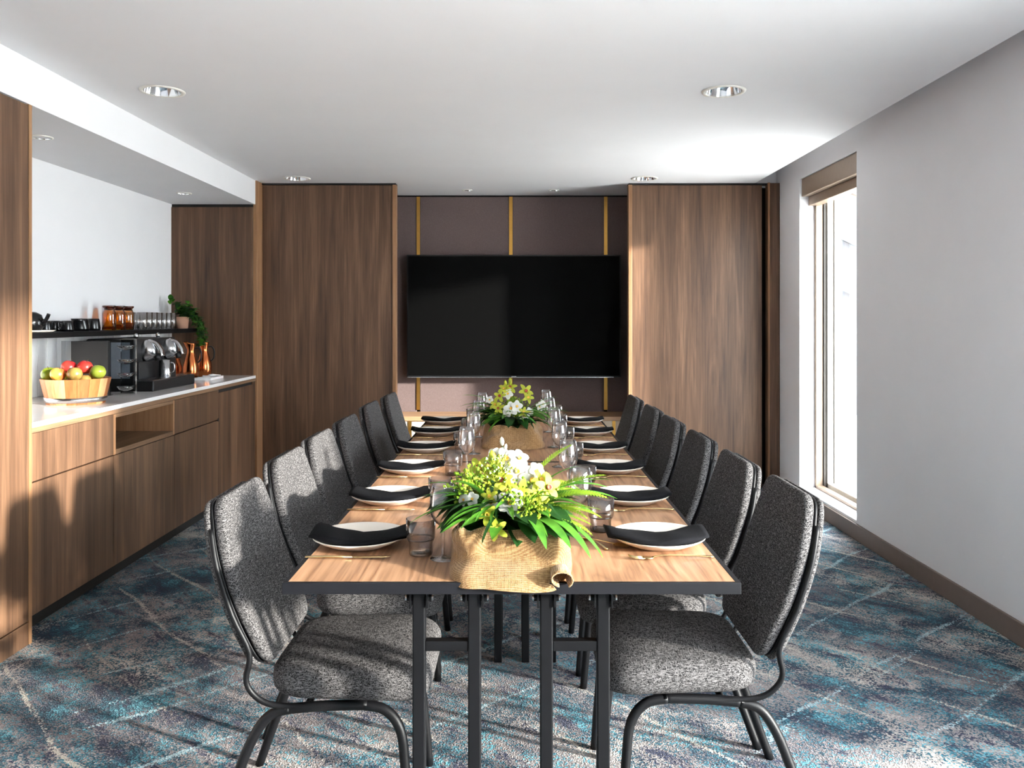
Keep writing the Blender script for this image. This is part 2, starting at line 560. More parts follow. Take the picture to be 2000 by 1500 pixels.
def wall_with_openings(name, x0, x1, y0, y1, z0, z1, holes, mat):
    bm = bmesh.new()
    ys = sorted({y0, y1, *[h[0] for h in holes], *[h[1] for h in holes]})
    for a, b in zip(ys, ys[1:]):
        hs = [h for h in holes if h[0] <= a and h[1] >= b]
        if not hs:
            box(bm, x0, x1, a, b, z0, z1)
        else:
            h = hs[0]
            box(bm, x0, x1, a, b, z0, h[2])
            box(bm, x0, x1, a, b, h[3], z1)
    return obj(name, bm, mat)
W1 = (4.853, 5.823, 0.10, 2.30)
W2 = (-0.60, 2.04, 0.10, 2.25)
struct(wall_with_openings('wall_right', XR, XR + 0.28, -2.4, 7.1, 0, 2.65, [W2, W1], M['plaster']), 'white plaster wall with the tall window')
bm = bmesh.new()
box(bm, -2.9, 2.3, YREAR - 0.2, YREAR, 0, 2.65)
struct(obj('wall_rear', bm, M['plaster']))
struct(bobj('wall_back', (-2.9, 2.3, YB + 0.03, YB + 0.2, 0, 2.65), M['black_gap']), 'dark wall behind the fabric panels')
struct(bobj('baseboard_right', (XR - 0.014, XR, -2.2, YD - 0.03, 0, 0.095), M['baseboard'], bevel=0.003), 'taupe skirting board along the white wall')

# windows ---------------------------------------------------------------
def tall_window(name, hole, detailed, label):
    y0, y1, z0, z1 = hole
    w = bpy.data.objects.new(name, None); COL.objects.link(w)
    w.location = (XR + 0.1, (y0 + y1) / 2, z0); struct(w, label)
    lx, ly, lz = w.location
    def part(nm, d, mat, bevel=0.0):
        return bobj(nm, (d[0] - lx, d[1] - lx, d[2] - ly, d[3] - ly, d[4] - lz, d[5] - lz), mat, w, bevel=bevel)
    xf = XR + 0.105
    part('window_frame', (xf, xf + 0.05, y1 - 0.03, y1, z0, z1), M['bronze'], 0.003)
    part('window_frame', (xf, xf + 0.05, y0, y0 + 0.03, z0, z1), M['bronze'], 0.003)
    part('window_frame', (xf, xf + 0.05, y0, y1, z0, z0 + 0.03), M['bronze'], 0.003)
    part('window_frame', (xf, xf + 0.05, y0, y1, z1 - 0.03, z1), M['bronze'], 0.003)
    part('window_seal', (xf + 0.05, xf + 0.072, y1 - 0.045, y1, z0, z1), M['bronze_dark'])
    part('window_stile', (xf + 0.072, xf + 0.15, y1 - 0.06, y1, z0, z1), M['cream_frame'])
    part('window_stile', (xf + 0.072, xf + 0.15, y0, y0 + 0.05, z0, z1), M['cream_frame'])
    part('window_rail', (xf + 0.072, xf + 0.15, y0, y1, z0, z0 + 0.05), M['cream_frame'])
    part('window_rail', (xf + 0.072, xf + 0.15, y0, y1, z1 - 0.06, z1), M['bronze'])
    part('pane', (xf + 0.118, xf + 0.124, y0 + 0.05, y1 - 0.06, z0 + 0.05, z1 - 0.06), M['pane'])
    part('window_seal', (xf + 0.112, xf + 0.118, y1 - 0.072, y1 - 0.06, z0 + 0.05, z1 - 0.06), M['bronze_dark'])
    if detailed:
        part('blind_box', (XR + 0.012, xf, y0, y1 - 0.004, z1 - 0.125, z1), M['bronze'], 0.004)
        part('blind_rail', (XR + 0.06, xf + 0.03, y0, y1 - 0.004, z1 - 0.19, z1 - 0.125), M['bronze'], 0.004)
    part('window_sill', (XR + 0.002, xf, y0 - 0.0, y1, z0 - 0.012, z0 + 0.012), M['plaster'], 0.004)
    return w
tall_window('window_1', W1, True, 'tall narrow bronze-framed window with a blind box at its head')
tall_window('window_2', W2, False, None)
# outside ----------------------------------------------------------------
struct(bobj('ground', (-30, 40, -30, 40, -0.6, -0.5), M['concrete']), 'pale sunlit paving outside the window')
ob = empty('neighbouring_building', 'grey building with slanted sunshades seen through the tall window', 'building', (6.6, 15.5, -0.5))
bobj('wall', (-2.2, 3.0, 0, 3, 0, 5.2), M['facade'], ob)
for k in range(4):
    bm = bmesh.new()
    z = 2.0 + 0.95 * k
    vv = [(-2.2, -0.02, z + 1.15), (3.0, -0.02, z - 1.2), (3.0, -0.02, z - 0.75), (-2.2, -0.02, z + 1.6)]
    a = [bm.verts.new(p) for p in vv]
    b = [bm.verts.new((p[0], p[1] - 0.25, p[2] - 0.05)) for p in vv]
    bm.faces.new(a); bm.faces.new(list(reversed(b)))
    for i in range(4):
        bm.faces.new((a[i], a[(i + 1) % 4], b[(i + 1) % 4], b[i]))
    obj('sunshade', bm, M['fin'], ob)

# fabric back wall --------------------------------------------------------
fw = bpy.data.objects.new('wall_back', None); COL.objects.link(fw); fw.location = (0, YB, 0)
struct(fw, 'mauve fabric wall panels divided by brass strips')
cuts = [-1.95, -0.818, -0.04, 0.758, 1.98]
for a, b in zip(cuts, cuts[1:]):
    bobj('fabric_panel', (a + 0.014, b - 0.014, 0, 0.03, 0.52, ZC - 0.015), M['felt'], fw, bevel=0.004)
for x in cuts[1:-1]:
    bobj('brass_strip', (x - 0.0145, x + 0.0145, -0.006, 0.02, 0.545, ZC - 0.015), M['brass'], fw)
# bench in the recess
bench = empty('bench', 'built-in bench with oak top and cream front below the television', 'bench', (0, 6.72, 0))
bobj('bench_top', (-1.9, 1.95, -0.19, 0.165, 0.495, 0.53), M['wood_x'], bench, bevel=0.003)
bcuts = [-1.9, -0.846, -0.04, 0.786, 1.95]
for a, b in zip(bcuts, bcuts[1:]):
    bobj('front_panel', (a + 0.012, b - 0.012, -0.165, -0.13, 0.01, 0.495), M['cream'], bench, bevel=0.004)
for x in bcuts[1:-1]:
    bobj('brass_strip', (x - 0.013, x + 0.013, -0.17, -0.14, 0.01, 0.495), M['brass'], bench)

# television
tvx0, tvx1 = -0.897, 0.868
tvz1, tvz0 = CAMH + (625 - 498) * 6.77 / F, CAMH - (737 - 625) * 6.77 / F
tv = empty('television', 'large black flat television hanging on the mauve fabric wall', 'television', ((tvx0 + tvx1) / 2, 6.785, tvz0))
hw, hh = (tvx1 - tvx0) / 2, tvz1 - tvz0
bobj('casing', (-hw, hw, -0.03, 0.05, 0, hh), M['black_plastic'], tv, bevel=0.004)
bobj('screen', (-hw + 0.012, hw - 0.012, -0.034, -0.028, 0.016, hh - 0.012), M['screen'], tv)
bobj('wall_bracket', (-0.3, 0.3, 0.05, 0.096, hh * 0.3, hh * 0.7), M['black_metal'], tv)
bobj('brand_plate', (-0.02, 0.02, -0.033, -0.028, 0.004, 0.011), M['steel'], tv)
bobj('bezel_strip', (-hw + 0.004, hw - 0.06, -0.035, -0.028, 0.0, 0.004), M['steel'], tv)

# sliding wood panels (doors) ----------------------------------------------
def sliding(name, x0, x1, edge_side, label):
    d = bpy.data.objects.new(name, None); COL.objects.link(d); d.location = ((x0 + x1) / 2, YD, 0)
    struct(d, label)
    h = (x1 - x0) / 2
    bobj('panel', (-h, h, 0, 0.045, 0.012, ZC - 0.014), M['wood'], d, bevel=0.002)
    e = h if edge_side > 0 else -h
    bobj('edge_band', (min(e, e + edge_side * 0.028), max(e, e + edge_side * 0.028), -0.012, 0.06, 0.008, ZC - 0.012), M['wood_edge'], d, bevel=0.002)
    return d
sliding('door_1', -1.945, -0.945, 1, 'dark walnut sliding panel beside the coffee counter')
sliding('door_2', 0.895, 1.895, -1, 'walnut sliding panel beside the window wall')
bm = bmesh.new(); box(bm, -1.99, -1.948, 6.17, 6.36, 0, ZC)
struct(obj('trim_2', bm, M['wood_edge'], bevel=0.002), 'light walnut post at the end of the counter')
bm = bmesh.new(); box(bm, 1.93, XR - 0.001, 6.26, 6.33, 0.0, ZC - 0.004)
struct(obj('trim_3', bm, M['wood'], bevel=0.002), 'walnut post in the corner by the window')
bm = bmesh.new(); box(bm, 1.925, 1.937, 6.24, 6.262, 0.0, ZC - 0.004)
struct(obj('trim_4', bm, M['wood_edge']), 'light edge strip of the corner post')
bm = bmesh.new(); box(bm, -1.95, -0.92, 6.29, 6.37, ZC - 0.012, ZC - 0.0005); box(bm, 0.87, XR - 0.001, 6.29, 6.37, ZC - 0.012, ZC - 0.0005)
struct(obj('trim_5', bm, M['black_gap']), 'black sliding track at the ceiling')
bm = bmesh.new(); box(bm, 1.84, XR - 0.001, 6.34, 6.40, ZC - 0.02, 2.64)
struct(obj('wall_slot', bm, M['plaster']), 'end of the ceiling slot')
bm = bmesh.new(); box(bm, 1.96, XR - 0.001, 6.34, YB, 0, ZC); box(bm, -2.0, -1.96, 6.36, YB, 0, ZC)
struct(obj('wall_recess', bm, M['black_gap']), 'sides of the recess behind the panels')

# downlights -----------------------------------------------------------------
def downlight(x, y, z, r, label, group):
    t = empty('downlight', label, 'downlight', (x, y, z), 0, group)
    bm = bmesh.new()
    lathe(bm, [(r, -0.001), (r * 0.98, -0.006), (r * 0.82, -0.006), (r * 0.80, -0.001)], 40)
    obj('trim_ring', bm, M['lamp_in'], t, smooth=True)
    bm = bmesh.new()
    lathe(bm, [(r * 0.81, -0.005), (r * 0.74, 0.03), (r * 0.60, 0.055), (r * 0.42, 0.066)], 40)
    obj('reflector', bm, M['chrome'], t, smooth=True)
    bm = bmesh.new()
    lathe(bm, [(r * 0.43, 0.064), (r * 0.2, 0.06), (0, 0.058)], 24)
    obj('lamp', bm, M['lamp_in'], t, smooth=True)
ceil = bpy.data.objects['ceiling']
LAMPS = [(-1.62, 3.757, ZC, 0.10, 'large chrome downlight in the main ceiling beside the bulkhead', None),
         (0.955, 3.757, ZC, 0.10, 'large chrome downlight in the main ceiling over the window-side chairs', None),
         (-1.62, 6.07, ZC, 0.10, 'chrome downlight in front of the dark walnut sliding panel', None),
         (0.955, 6.07, ZC, 0.10, 'chrome downlight in front of the walnut panel by the window', None),
         (-0.39, 6.62, ZC, 0.042, 'small downlight above the television, nearer the coffee counter', 'small downlights above the television'),
         (0.31, 6.62, ZC, 0.042, 'small downlight above the television, nearer the window', 'small downlights above the television')]
for x, y, z, r, lb, g in LAMPS:
    downlight(x, y, z, r, lb, g)
downlight(-2.25, 3.89, ZS, 0.05, 'small downlight in the soffit by the tall cabinet', None)
downlight(-2.27, 5.61, ZS, 0.05, 'small downlight in the soffit above the plant', None)
# real holes in the ceiling for the recessed lamps: rebuild the ceiling slab with round openings
def holed_slab(o, x0, x1, y0, y1, z0, z1, holes):
    bm = bmesh.new()
    # lower face as a grid of cells, cells holding a lamp get a square-to-circle ring
    xs = {x0, x1}; ys = {y0, y1}
    for hx, hy, hr in holes:
        xs |= {hx - hr * 1.3, hx + hr * 1.3}; ys |= {hy - hr * 1.3, hy + hr * 1.3}
    xs = sorted(v for v in xs if x0 <= v <= x1); ys = sorted(v for v in ys if y0 <= v <= y1)
    for a, b in zip(xs, xs[1:]):
        for c, d in zip(ys, ys[1:]):
            hit = [h for h in holes if abs((a + b) / 2 - h[0]) < 1e-4 and abs((c + d) / 2 - h[1]) < 1e-4 and abs((b - a) - 2.6 * h[2]) < 1e-3]
            if not hit:
                bm.faces.new([bm.verts.new(p) for p in ((a, c, z0), (a, d, z0), (b, d, z0), (b, c, z0))])
                continue
            hx, hy, hr = hit[0]
            n = 32
            cir, sq, up = [], [], []
            for k in range(n):
                t = 2 * math.pi * k / n
                cx, cy = math.cos(t), math.sin(t)
                m = max(abs(cx), abs(cy))
                cir.append(bm.verts.new((hx + cx * hr * 0.82, hy + cy * hr * 0.82, z0)))
                up.append(bm.verts.new((hx + cx * hr * 0.82, hy + cy * hr * 0.82, z0 + 0.078)))
                sq.append(bm.verts.new((hx + cx / m * (b - a) / 2, hy + cy / m * (d - c) / 2, z0)))
            for k in range(n):
                k2 = (k + 1) % n
                bm.faces.new((sq[k], sq[k2], cir[k2], cir[k]))
                bm.faces.new((cir[k], cir[k2], up[k2], up[k]))
            bm.faces.new(up)
    bm.faces.new([bm.verts.new(p) for p in ((x0, y0, z1), (x1, y0, z1), (x1, y1, z1), (x0, y1, z1))])
    for (a, b, c, d) in ((x0, y0, x1, y0), (x1, y0, x1, y1), (x1, y1, x0, y1), (x0, y1, x0, y0)):
        bm.faces.new([bm.verts.new(p) for p in ((a, b, z0), (c, d, z0), (c, d, z1), (a, b, z1))])
    bm.to_mesh(o.data); bm.free()
holed_slab(ceil, -1.96, 1.84, -2.4, 7.1, ZC, ZC + 0.085, [(l[0], l[1], l[3]) for l in LAMPS])
holed_slab(bulk, -2.9, -1.96, -2.4, 6.9, ZS, ZC + 0.085, [(-2.25, 3.89, 0.05), (-2.27, 5.61, 0.05)])

# ------------------------------------------------------------------ left joinery
tall = empty('tall_cabinet', 'tall walnut cabinet reaching the bulkhead beside the coffee counter', 'cabinet', (-2.26, 2.75, 0))
bobj('body', (-0.32, 0.29, -0.55, 0.549, 0, ZS - 0.006), M['wood'], tall)
bobj('door', (0.29, 0.31, -0.55, 0.53, 0.095, ZS - 0.01), M['wood'], tall, bevel=0.002)
bobj('plinth', (0.29, 0.31, -0.55, 0.53, 0, 0.090), M['wood'], tall, bevel=0.002)
bobj('edge_band', (0.29, 0.312, 0.531, 0.55, 0, ZS - 0.006), M['wood_edge'], tall)
struct(bobj('wall_niche_end', (XN, -1.975, 6.15, 6.19, 0.0, 2.148), M['wood']), 'walnut end panel of the coffee niche')
struct(bobj('trim_6', (XN, -1.975, 6.16, 6.2, 2.148, ZS), M['black_gap']), 'black shadow gap above the end panel')

def cab(y0, y1, label, upper, lower=True, niche=False):
    c = empty('base_cabinet', label, 'cabinet', (-2.26, (y0 + y1) / 2, 0))
    h = (y1 - y0) / 2
    g = 0.0016
    bobj('toe_kick', (-0.31, 0.21, -h, h, 0, 0.104), M['black_gap'], c)
    bobj('top_rail', (0.28, 0.31, -h, h, 0.843, 0.864), M['wood_h'], c)
    if niche:
        bobj('body', (-0.31, 0.285, -h, h, 0.104, 0.645), M['wood_in'], c)
        bobj('body', (-0.31, -0.1, -h, h, 0.645, 0.864), M['wood_in'], c)
        bobj('niche_side', (-0.1, 0.31, -h, -h + 0.02, 0.645, 0.841), M['wood_edge'], c)
        bobj('niche_side', (-0.1, 0.31, h - 0.02, h, 0.645, 0.841), M['wood_edge'], c)
        bobj('niche_floor', (-0.1, 0.31, -h + 0.02, h - 0.02, 0.645, 0.668), M['wood_h'], c)
        bobj('niche_top', (-0.1, 0.31, -h + 0.02, h - 0.02, 0.824, 0.841), M['wood_h'], c)
    else:
        bobj('body', (-0.31, 0.285, -h, h, 0.104, 0.864), M['wood_in'], c)
    for k, (a, b) in enumerate(upper):
        bobj('drawer_front', (0.285, 0.31, a - (y0 + y1) / 2 + g, b - (y0 + y1) / 2 - g, 0.647, 0.841), M['wood'], c, bevel=0.001)
    if lower == 'tall':
        bobj('door', (0.285, 0.31, -h + g, h - g - 0.07, 0.106, 0.822), M['wood'], c, bevel=0.001)
        bobj('finger_pull', (0.275, 0.3, -h + 0.01, h - 0.07, 0.822, 0.842), M['black_gap'], c)
        bobj('filler', (0.285, 0.305, h - 0.07 + g, h, 0.106, 0.841), M['wood'], c)
    else:
        bobj('door', (0.285, 0.31, -h + g, h - g, 0.106, 0.641), M['wood'], c, bevel=0.001)
    return c
cab(3.302, 3.975, 'walnut base cabinet under the fruit bowl, beside the tall cabinet', [(3.302, 3.634), (3.634, 3.975)])
cab(3.975, 4.685, 'walnut base cabinet with an open niche under the worktop', [], True, True)
c3 = cab(4.685, 5.38, 'walnut base cabinet with a closed drawer, right of the open niche', [(4.685, 5.38)])
bobj('finger_pull', (0.295, 0.312, 0.325, 0.346, 0.636, 0.656), M['black_gap'], c3)
cab(5.38, 6.148, 'walnut base cabinet with one tall door beside the end panel', [], 'tall')
wt = bobj('worktop', (-0.31, 0.315, -1.424, 1.424, 0, 0.021), M['quartz'], None, (-2.265, 4.725, 0.864), bevel=0.002)
tag(wt, 'white polished stone worktop of the coffee counter', 'worktop')
ZW = 0.885
# backsplash tiles, children of the left wall
wl = bpy.data.objects['wall_left']
bobj('grout', (XN, XN + 0.004, 3.3, 6.15, ZW, 1.21), M['grout'], wl)
tm = None
for k in range(31):
    y = 3.305 + k * 0.0925
    if y + 0.09 > 6.15:
        break
    if tm is None:
        o = bobj('tile', (0, 0.010, 0, 0.0895, 0, 0.322), M['tile'], wl, (XN, y, ZW + 0.001), bevel=0.0015)
        tm = o.data
    else:
        o = inst('tile', tm, wl, (XN, y, ZW + 0.001))
        md = o.modifiers.new('bevel', 'BEVEL'); md.width = 0.0015; md.segments = 2
ZSH = 1.238
sh = bobj('wall_shelf', (0, 0.235, -1.42, 1.42, -0.029, 0), M['black_metal'], None, (XN, 4.725, ZSH), bevel=0.002)
tag(sh, 'long black wall shelf above the coffee counter', 'shelf')

# ------------------------------------------------------------------ tables
def table(yc, length, label):
    xc = -0.0085
    t = empty('folding_table', label, 'table', (xc, yc, 0), 0)
    hx, hy = 0.489, length / 2
    bobj('table_top', (-hx + 0.011, hx - 0.011, -hy + 0.011, hy - 0.011, 0.715, 0.740), M['table'], t)
    for nm, d in (('edge_rail', (-hx, hx, -hy, -hy + 0.0105)), ('edge_rail', (-hx, hx, hy - 0.0105, hy)),
                  ('edge_rail', (-hx, -hx + 0.0105, -hy + 0.0105, hy - 0.0105)), ('edge_rail', (hx - 0.0105, hx, -hy + 0.0105, hy - 0.0105))):
        bobj(nm, (*d, 0.716, 0.7405), M['black_edge'], t, bevel=0.001)
    for end in (-1, 1):
        ye = end * (hy - 0.11)
        spots = (-0.209, -0.084, 0.078, 0.206) if (end < 0 and yc < 3) else (-0.155, -0.058, 0.046, 0.148)
        for x in spots:
            bobj('leg', (x - 0.0145, x + 0.0145, ye - 0.0145, ye + 0.0145, 0.0, 0.69), M['black_metal'], t, bevel=0.003)
            bm = bmesh.new()
            box(bm, x - 0.02, x + 0.02, ye - 0.022, ye + 0.022, 0.688, 0.7155)
            for s in (-1, 1):
                box(bm, x + s * 0.019 - 0.002, x + s * 0.019 + 0.002, ye - 0.02, ye + 0.02, 0.655, 0.69)
            tube(bm, [(x - 0.028, ye, 0.672), (x + 0.028, ye, 0.672)], 0.008, 10)
            obj('bracket', bm, M['black_metal'], t)
            for s in (-1, 1):
                bm = bmesh.new()
                tube(bm, [(x + s * 0.028, ye, 0.672), (x + s * 0.032, ye, 0.672)], 0.006, 8)
                obj('bolt', bm, M['steel'], t)
        for a, b in ((spots[0], spots[1]), (spots[2], spots[3])):
            bobj('crossbar', (a + 0.0145, b - 0.0145, ye - 0.012, ye + 0.012, 0.555, 0.578), M['black_metal'], t, bevel=0.002)
    for x in (-0.107, 0.097):
        bobj('under_beam', (x - 0.015, x + 0.015, -hy + 0.14, hy - 0.14, 0.69, 0.7155), M['black_metal'], t)
    return t
Y0T, YMT, Y1T = 1.742, 3.232, 4.716
table((Y0T + YMT) / 2, YMT - Y0T - 0.002, 'walnut-topped folding table with black edge, farther from the television')
table((YMT + Y1T) / 2, Y1T - YMT - 0.002, 'walnut-topped folding table with black edge, closer to the television')

# ------------------------------------------------------------------ chairs
def make_chair():
    t = empty('dining_chair', 'x', 'chair', (0, 0, 0), 0, 'upholstered dining chairs around the long table')
    # seat
    ol = round_poly([(-0.198, -0.192), (0.205, -0.215), (0.205, 0.215), (-0.198, 0.192)], [0.09, 0.1, 0.1, 0.09], 6)
    bm = bmesh.new()
    def fr(u, v, w):
        return (u, v, 0.368 + w - 0.018 * max(0, (u - 0.05) / 0.15) ** 2 * 0.6 + 0.008 * (u < -0.1) * 0)
    cushion(bm, ol, 0.082, 0.034, fr, 0.012)
    obj('seat', bm, M['chair'], t, smooth=True)
    # backrest
    lean = math.radians(19)
    sx, sz = -math.sin(lean), math.cos(lean)
    def frame_at(x0, z0):
        def f(u, v, w):       # u across, v up along the lean, w thickness to the front
            bend = 0.028 * ((v - 0.2) / 0.2) ** 2 - 0.02 * (u / 0.2) ** 2 * -1
            return (x0 + sx * v + (w + bend * 0.6) * sz, u, z0 + sz * v - (w + bend * 0.6) * sx * -1 * -1)
        return f
    outl = round_poly([(-0.188, 0.0), (0.188, 0.0), (0.206, 0.16), (0.200, 0.31), (0.154, 0.425), (-0.154, 0.425), (-0.200, 0.31), (-0.206, 0.16)],
                      [0.05, 0.05, 0.1, 0.1, 0.035, 0.035, 0.1, 0.1], 5)
    bm = bmesh.new()
    cushion(bm, outl, 0.030, 0.012, frame_at(-0.228, 0.44), 0.006)
    obj('backrest', bm, M['chair'], t, smooth=True)
    bm = bmesh.new()
    cushion(bm, [(u * 0.985, 0.21 + (v - 0.21) * 0.985) for u, v in outl], 0.008, 0.003, frame_at(-0.236, 0.437), 0)
    obj('backrest_shell', bm, M['black_metal'], t, smooth=True)
    bm = bmesh.new()
    cushion(bm, outl, 0.017, 0.008, frame_at(-0.253, 0.431), 0)
    obj('rear_panel', bm, M['chair'], t, smooth=True)
    # frame bars sweeping from the back under the seat
    f2 = frame_at(-0.240, 0.436)
    for s in (-1, 1):
        pts = [f2(s * 0.176, 0.36, 0.003), f2(s * 0.201, 0.27, 0.003), f2(s * 0.205, 0.15, 0.003), f2(s * 0.199, 0.05, 0.003),
               (-0.243, s * 0.194, 0.425), (-0.228, s * 0.19, 0.388), (-0.192, s * 0.186, 0.362), (-0.13, s * 0.182, 0.353), (0.02, s * 0.18, 0.352)]
        bm = bmesh.new()
        tube(bm, smooth_path(pts, 4), 0.0075, 8)
        obj('back_frame', bm, M['black_metal'], t, smooth=True)
        bm = bmesh.new()
        tube(bm, smooth_path([(-0.15, s * 0.178, 0.345), (-0.05, s * 0.176, 0.352), (0.05, s * 0.176, 0.354)], 4), 0.0125, 10)
        obj('seat_rail', bm, M['black_metal'], t, smooth=True)
        bm = bmesh.new()
        tube(bm, smooth_path([(0.04, s * 0.176, 0.354), (0.095, s * 0.178, 0.342), (0.132, s * 0.183, 0.295), (0.145, s * 0.19, 0.2), (0.162, s * 0.205, 0.0)], 5), 0.0125, 10)
        obj('leg', bm, M['black_metal'], t, smooth=True)
        bm = bmesh.new()
        tube(bm, smooth_path([(-0.14, s * 0.178, 0.346), (-0.192, s * 0.18, 0.328), (-0.232, s * 0.184, 0.27), (-0.268, s * 0.19, 0.18), (-0.335, s * 0.205, 0.0)], 5), 0.0125, 10)
        obj('leg', bm, M['black_metal'], t, smooth=True)
    bm = bmesh.new()
    tube(bm, [(-0.1, -0.178, 0.348), (-0.1, 0.178, 0.348)], 0.009, 8)
    tube(bm, [(0.06, -0.178, 0.35), (0.06, 0.178, 0.35)], 0.009, 8)
    obj('seat_support', bm, M['black_metal'], t, smooth=True)
    return t
chair0 = make_chair()
RCH = [(2.225, 0.764), (2.69, 0.746), (3.20, 0.738), (3.72, 0.727), (4.20, 0.718), (4.76, 0.707)]
LCH = [(2.19, -0.759), (2.75, -0.786), (3.23, -0.792), (3.75, -0.79), (4.40, -0.797), (4.93, -0.774)]
used = False
for side, lst in (('window', RCH), ('counter', LCH)):
    for k, (y, xt) in enumerate(lst):
        o_ = ORD[5 - k]
        place = {'window': "on the table's window side", 'counter': "on the table's coffee-counter side"}[side]
        lb = f'charcoal dining chair {place}, {o_} from the television wall'
        rz = math.pi if side == 'window' else 0
        xc = xt - 0.345 if side == 'window' else xt + 0.345
        if not used:
            chair0.location = (xc, y, 0); chair0.rotation_euler = (0, 0, rz); chair0['label'] = lb; used = True
        else:
            copy_tree(chair0, (xc, y, 0), rz, lb)

# ------------------------------------------------------------------ place settings
ZT = 0.7405
def plate_z(r):
    return 0.006 + 0.019 * min(1.0, r / 0.117) ** 3
bm = bmesh.new()
lathe(bm, [(0, 0.006)] + [(0.117 * k / 8, plate_z(0.117 * k / 8)) for k in range(1, 9)] + [(0.1185, 0.0255), (0.117, 0.022)] +
      [(0.105, 0.015), (0.085, 0.006), (0.07, 0.0), (0.062, 0.0), (0.06, 0.003), (0, 0.003)], 40)
plate0 = obj('dinner_plate', bm, M['china'], smooth=True)
plate_me = plate0.data

def napkin_mesh(seed, flip):
    rnd = random.Random(seed)
    bm = bmesh.new()
    nu, nv = 22, 8
    dip = rnd.uniform(0.03, 0.055)
    ph = rnd.uniform(0, 6)
    def P(u, v, top):
        x = u * 0.124 + 0.006 * flip
        yf = -0.099 + 0.052 * u * u
        yb = 0.026 + dip * abs(u) ** 1.2 + 0.006 * math.sin(3 * u + ph)
        y = yf + (yb - yf) * v
        r = math.hypot(x, y)
        z = plate_z(r) + 0.0015 if r < 0.117 else 0.0268
        if top:
            ridge = math.sin(math.pi * min(1, 0.1 + v * 0.85)) ** 0.7
            z = max(z + 0.004, 0.024 + 0.004 * abs(u) + 0.010 * ridge - 0.005 * (1 - abs(u)) * v) + 0.002 * math.sin(6 * u + ph + 4 * v)
            z = max(z, plate_z(r) + 0.004)
        return (x, y, z)
    T = [[bm.verts.new(P(-1 + 2 * i / nu, j / nv, True)) for j in range(nv + 1)] for i in range(nu + 1)]
    B = [[bm.verts.new(P(-1 + 2 * i / nu, j / nv, False)) for j in range(nv + 1)] for i in range(nu + 1)]
    for i in range(nu):
        for j in range(nv):
            bm.faces.new((T[i][j], T[i + 1][j], T[i + 1][j + 1], T[i][j + 1]))
            bm.faces.new((B[i][j], B[i][j + 1], B[i + 1][j + 1], B[i + 1][j]))
        bm.faces.new((T[i][0], B[i][0], B[i + 1][0], T[i + 1][0]))
        bm.faces.new((T[i][nv], T[i + 1][nv], B[i + 1][nv], B[i][nv]))
    for j in range(nv):
        bm.faces.new((T[0][j], T[0][j + 1], B[0][j + 1], B[0][j]))
        bm.faces.new((T[nu][j], B[nu][j], B[nu][j + 1], T[nu][j + 1]))
    return bm

# cutlery
def knife_bm():
    bm = bmesh.new()
    tube(bm, [(-0.1, 0, 0.004), (-0.05, 0, 0.0045), (0.01, 0, 0.004)], [0.0045, 0.0055, 0.004], 8, flat=0.55)
    tube(bm, [(0.008, 0, 0.004), (0.02, 0, 0.004), (0.08, 0.002, 0.004), (0.1, 0.004, 0.004)], [0.004, 0.0075, 0.0085, 0.002], 8, flat=0.16)
    return bm
def fork_bm():
    bm = bmesh.new()
    tube(bm, smooth_path([(-0.1, 0, 0.003), (-0.05, 0, 0.006), (0.02, 0, 0.008), (0.045, 0, 0.004)], 4), [0.0055] * 4 + [0.004] * 6 + [0.0045] * 3, 8, flat=0.4)
    tube(bm, [(0.042, 0, 0.004), (0.052, 0, 0.003), (0.066, 0, 0.003)], [0.005, 0.011, 0.0115], 8, flat=0.18)
    for k in range(4):
        y = -0.0085 + k * 0.0057
        tube(bm, [(0.064, y, 0.003), (0.085, y, 0.0035), (0.102, y, 0.009)], [0.0017, 0.0015, 0.0008], 5)
    return bm
def spoon_bm():
    bm = bmesh.new()
    tube(bm, smooth_path([(-0.075, 0, 0.003), (-0.03, 0, 0.006), (0.03, 0, 0.006)], 4), [0.0055, 0.005, 0.0045, 0.004, 0.0035, 0.003, 0.003, 0.003, 0.003], 8, flat=0.45)
    rows = []
    for i in range(9):
        a = math.pi * i / 8
        x = 0.049 - 0.022 * math.cos(a); w = 0.0165 * math.sin(a) ** 0.8 + 0.0012
        rows.append([bm.verts.new((x, w * q, 0.006 - 0.004 * (1 - q * q) * math.sin(a))) for q in (-1, -0.5, 0, 0.5, 1)])
    for a, b in zip(rows, rows[1:]):
        for q in range(4):
            bm.faces.new((a[q], a[q + 1], b[q + 1], b[q]))
    return bm
knife_me = fork_me = None
def mesh_of(bm, name, mat):
    bmesh.ops.recalc_face_normals(bm, faces=bm.faces[:])
    me = bpy.data.meshes.new(name); bm.to_mesh(me); bm.free()
    for m in (mat if isinstance(mat, (list, tuple)) else [mat]):
        me.materials.append(m)
    for p in me.polygons:
        p.use_smooth = True
    return me
knife_me = mesh_of(knife_bm(), 'knife', M['gold'])
fork_me = mesh_of(fork_bm(), 'fork', M['gold'])
spoon_me = mesh_of(spoon_bm(), 'spoon', M['gold'])
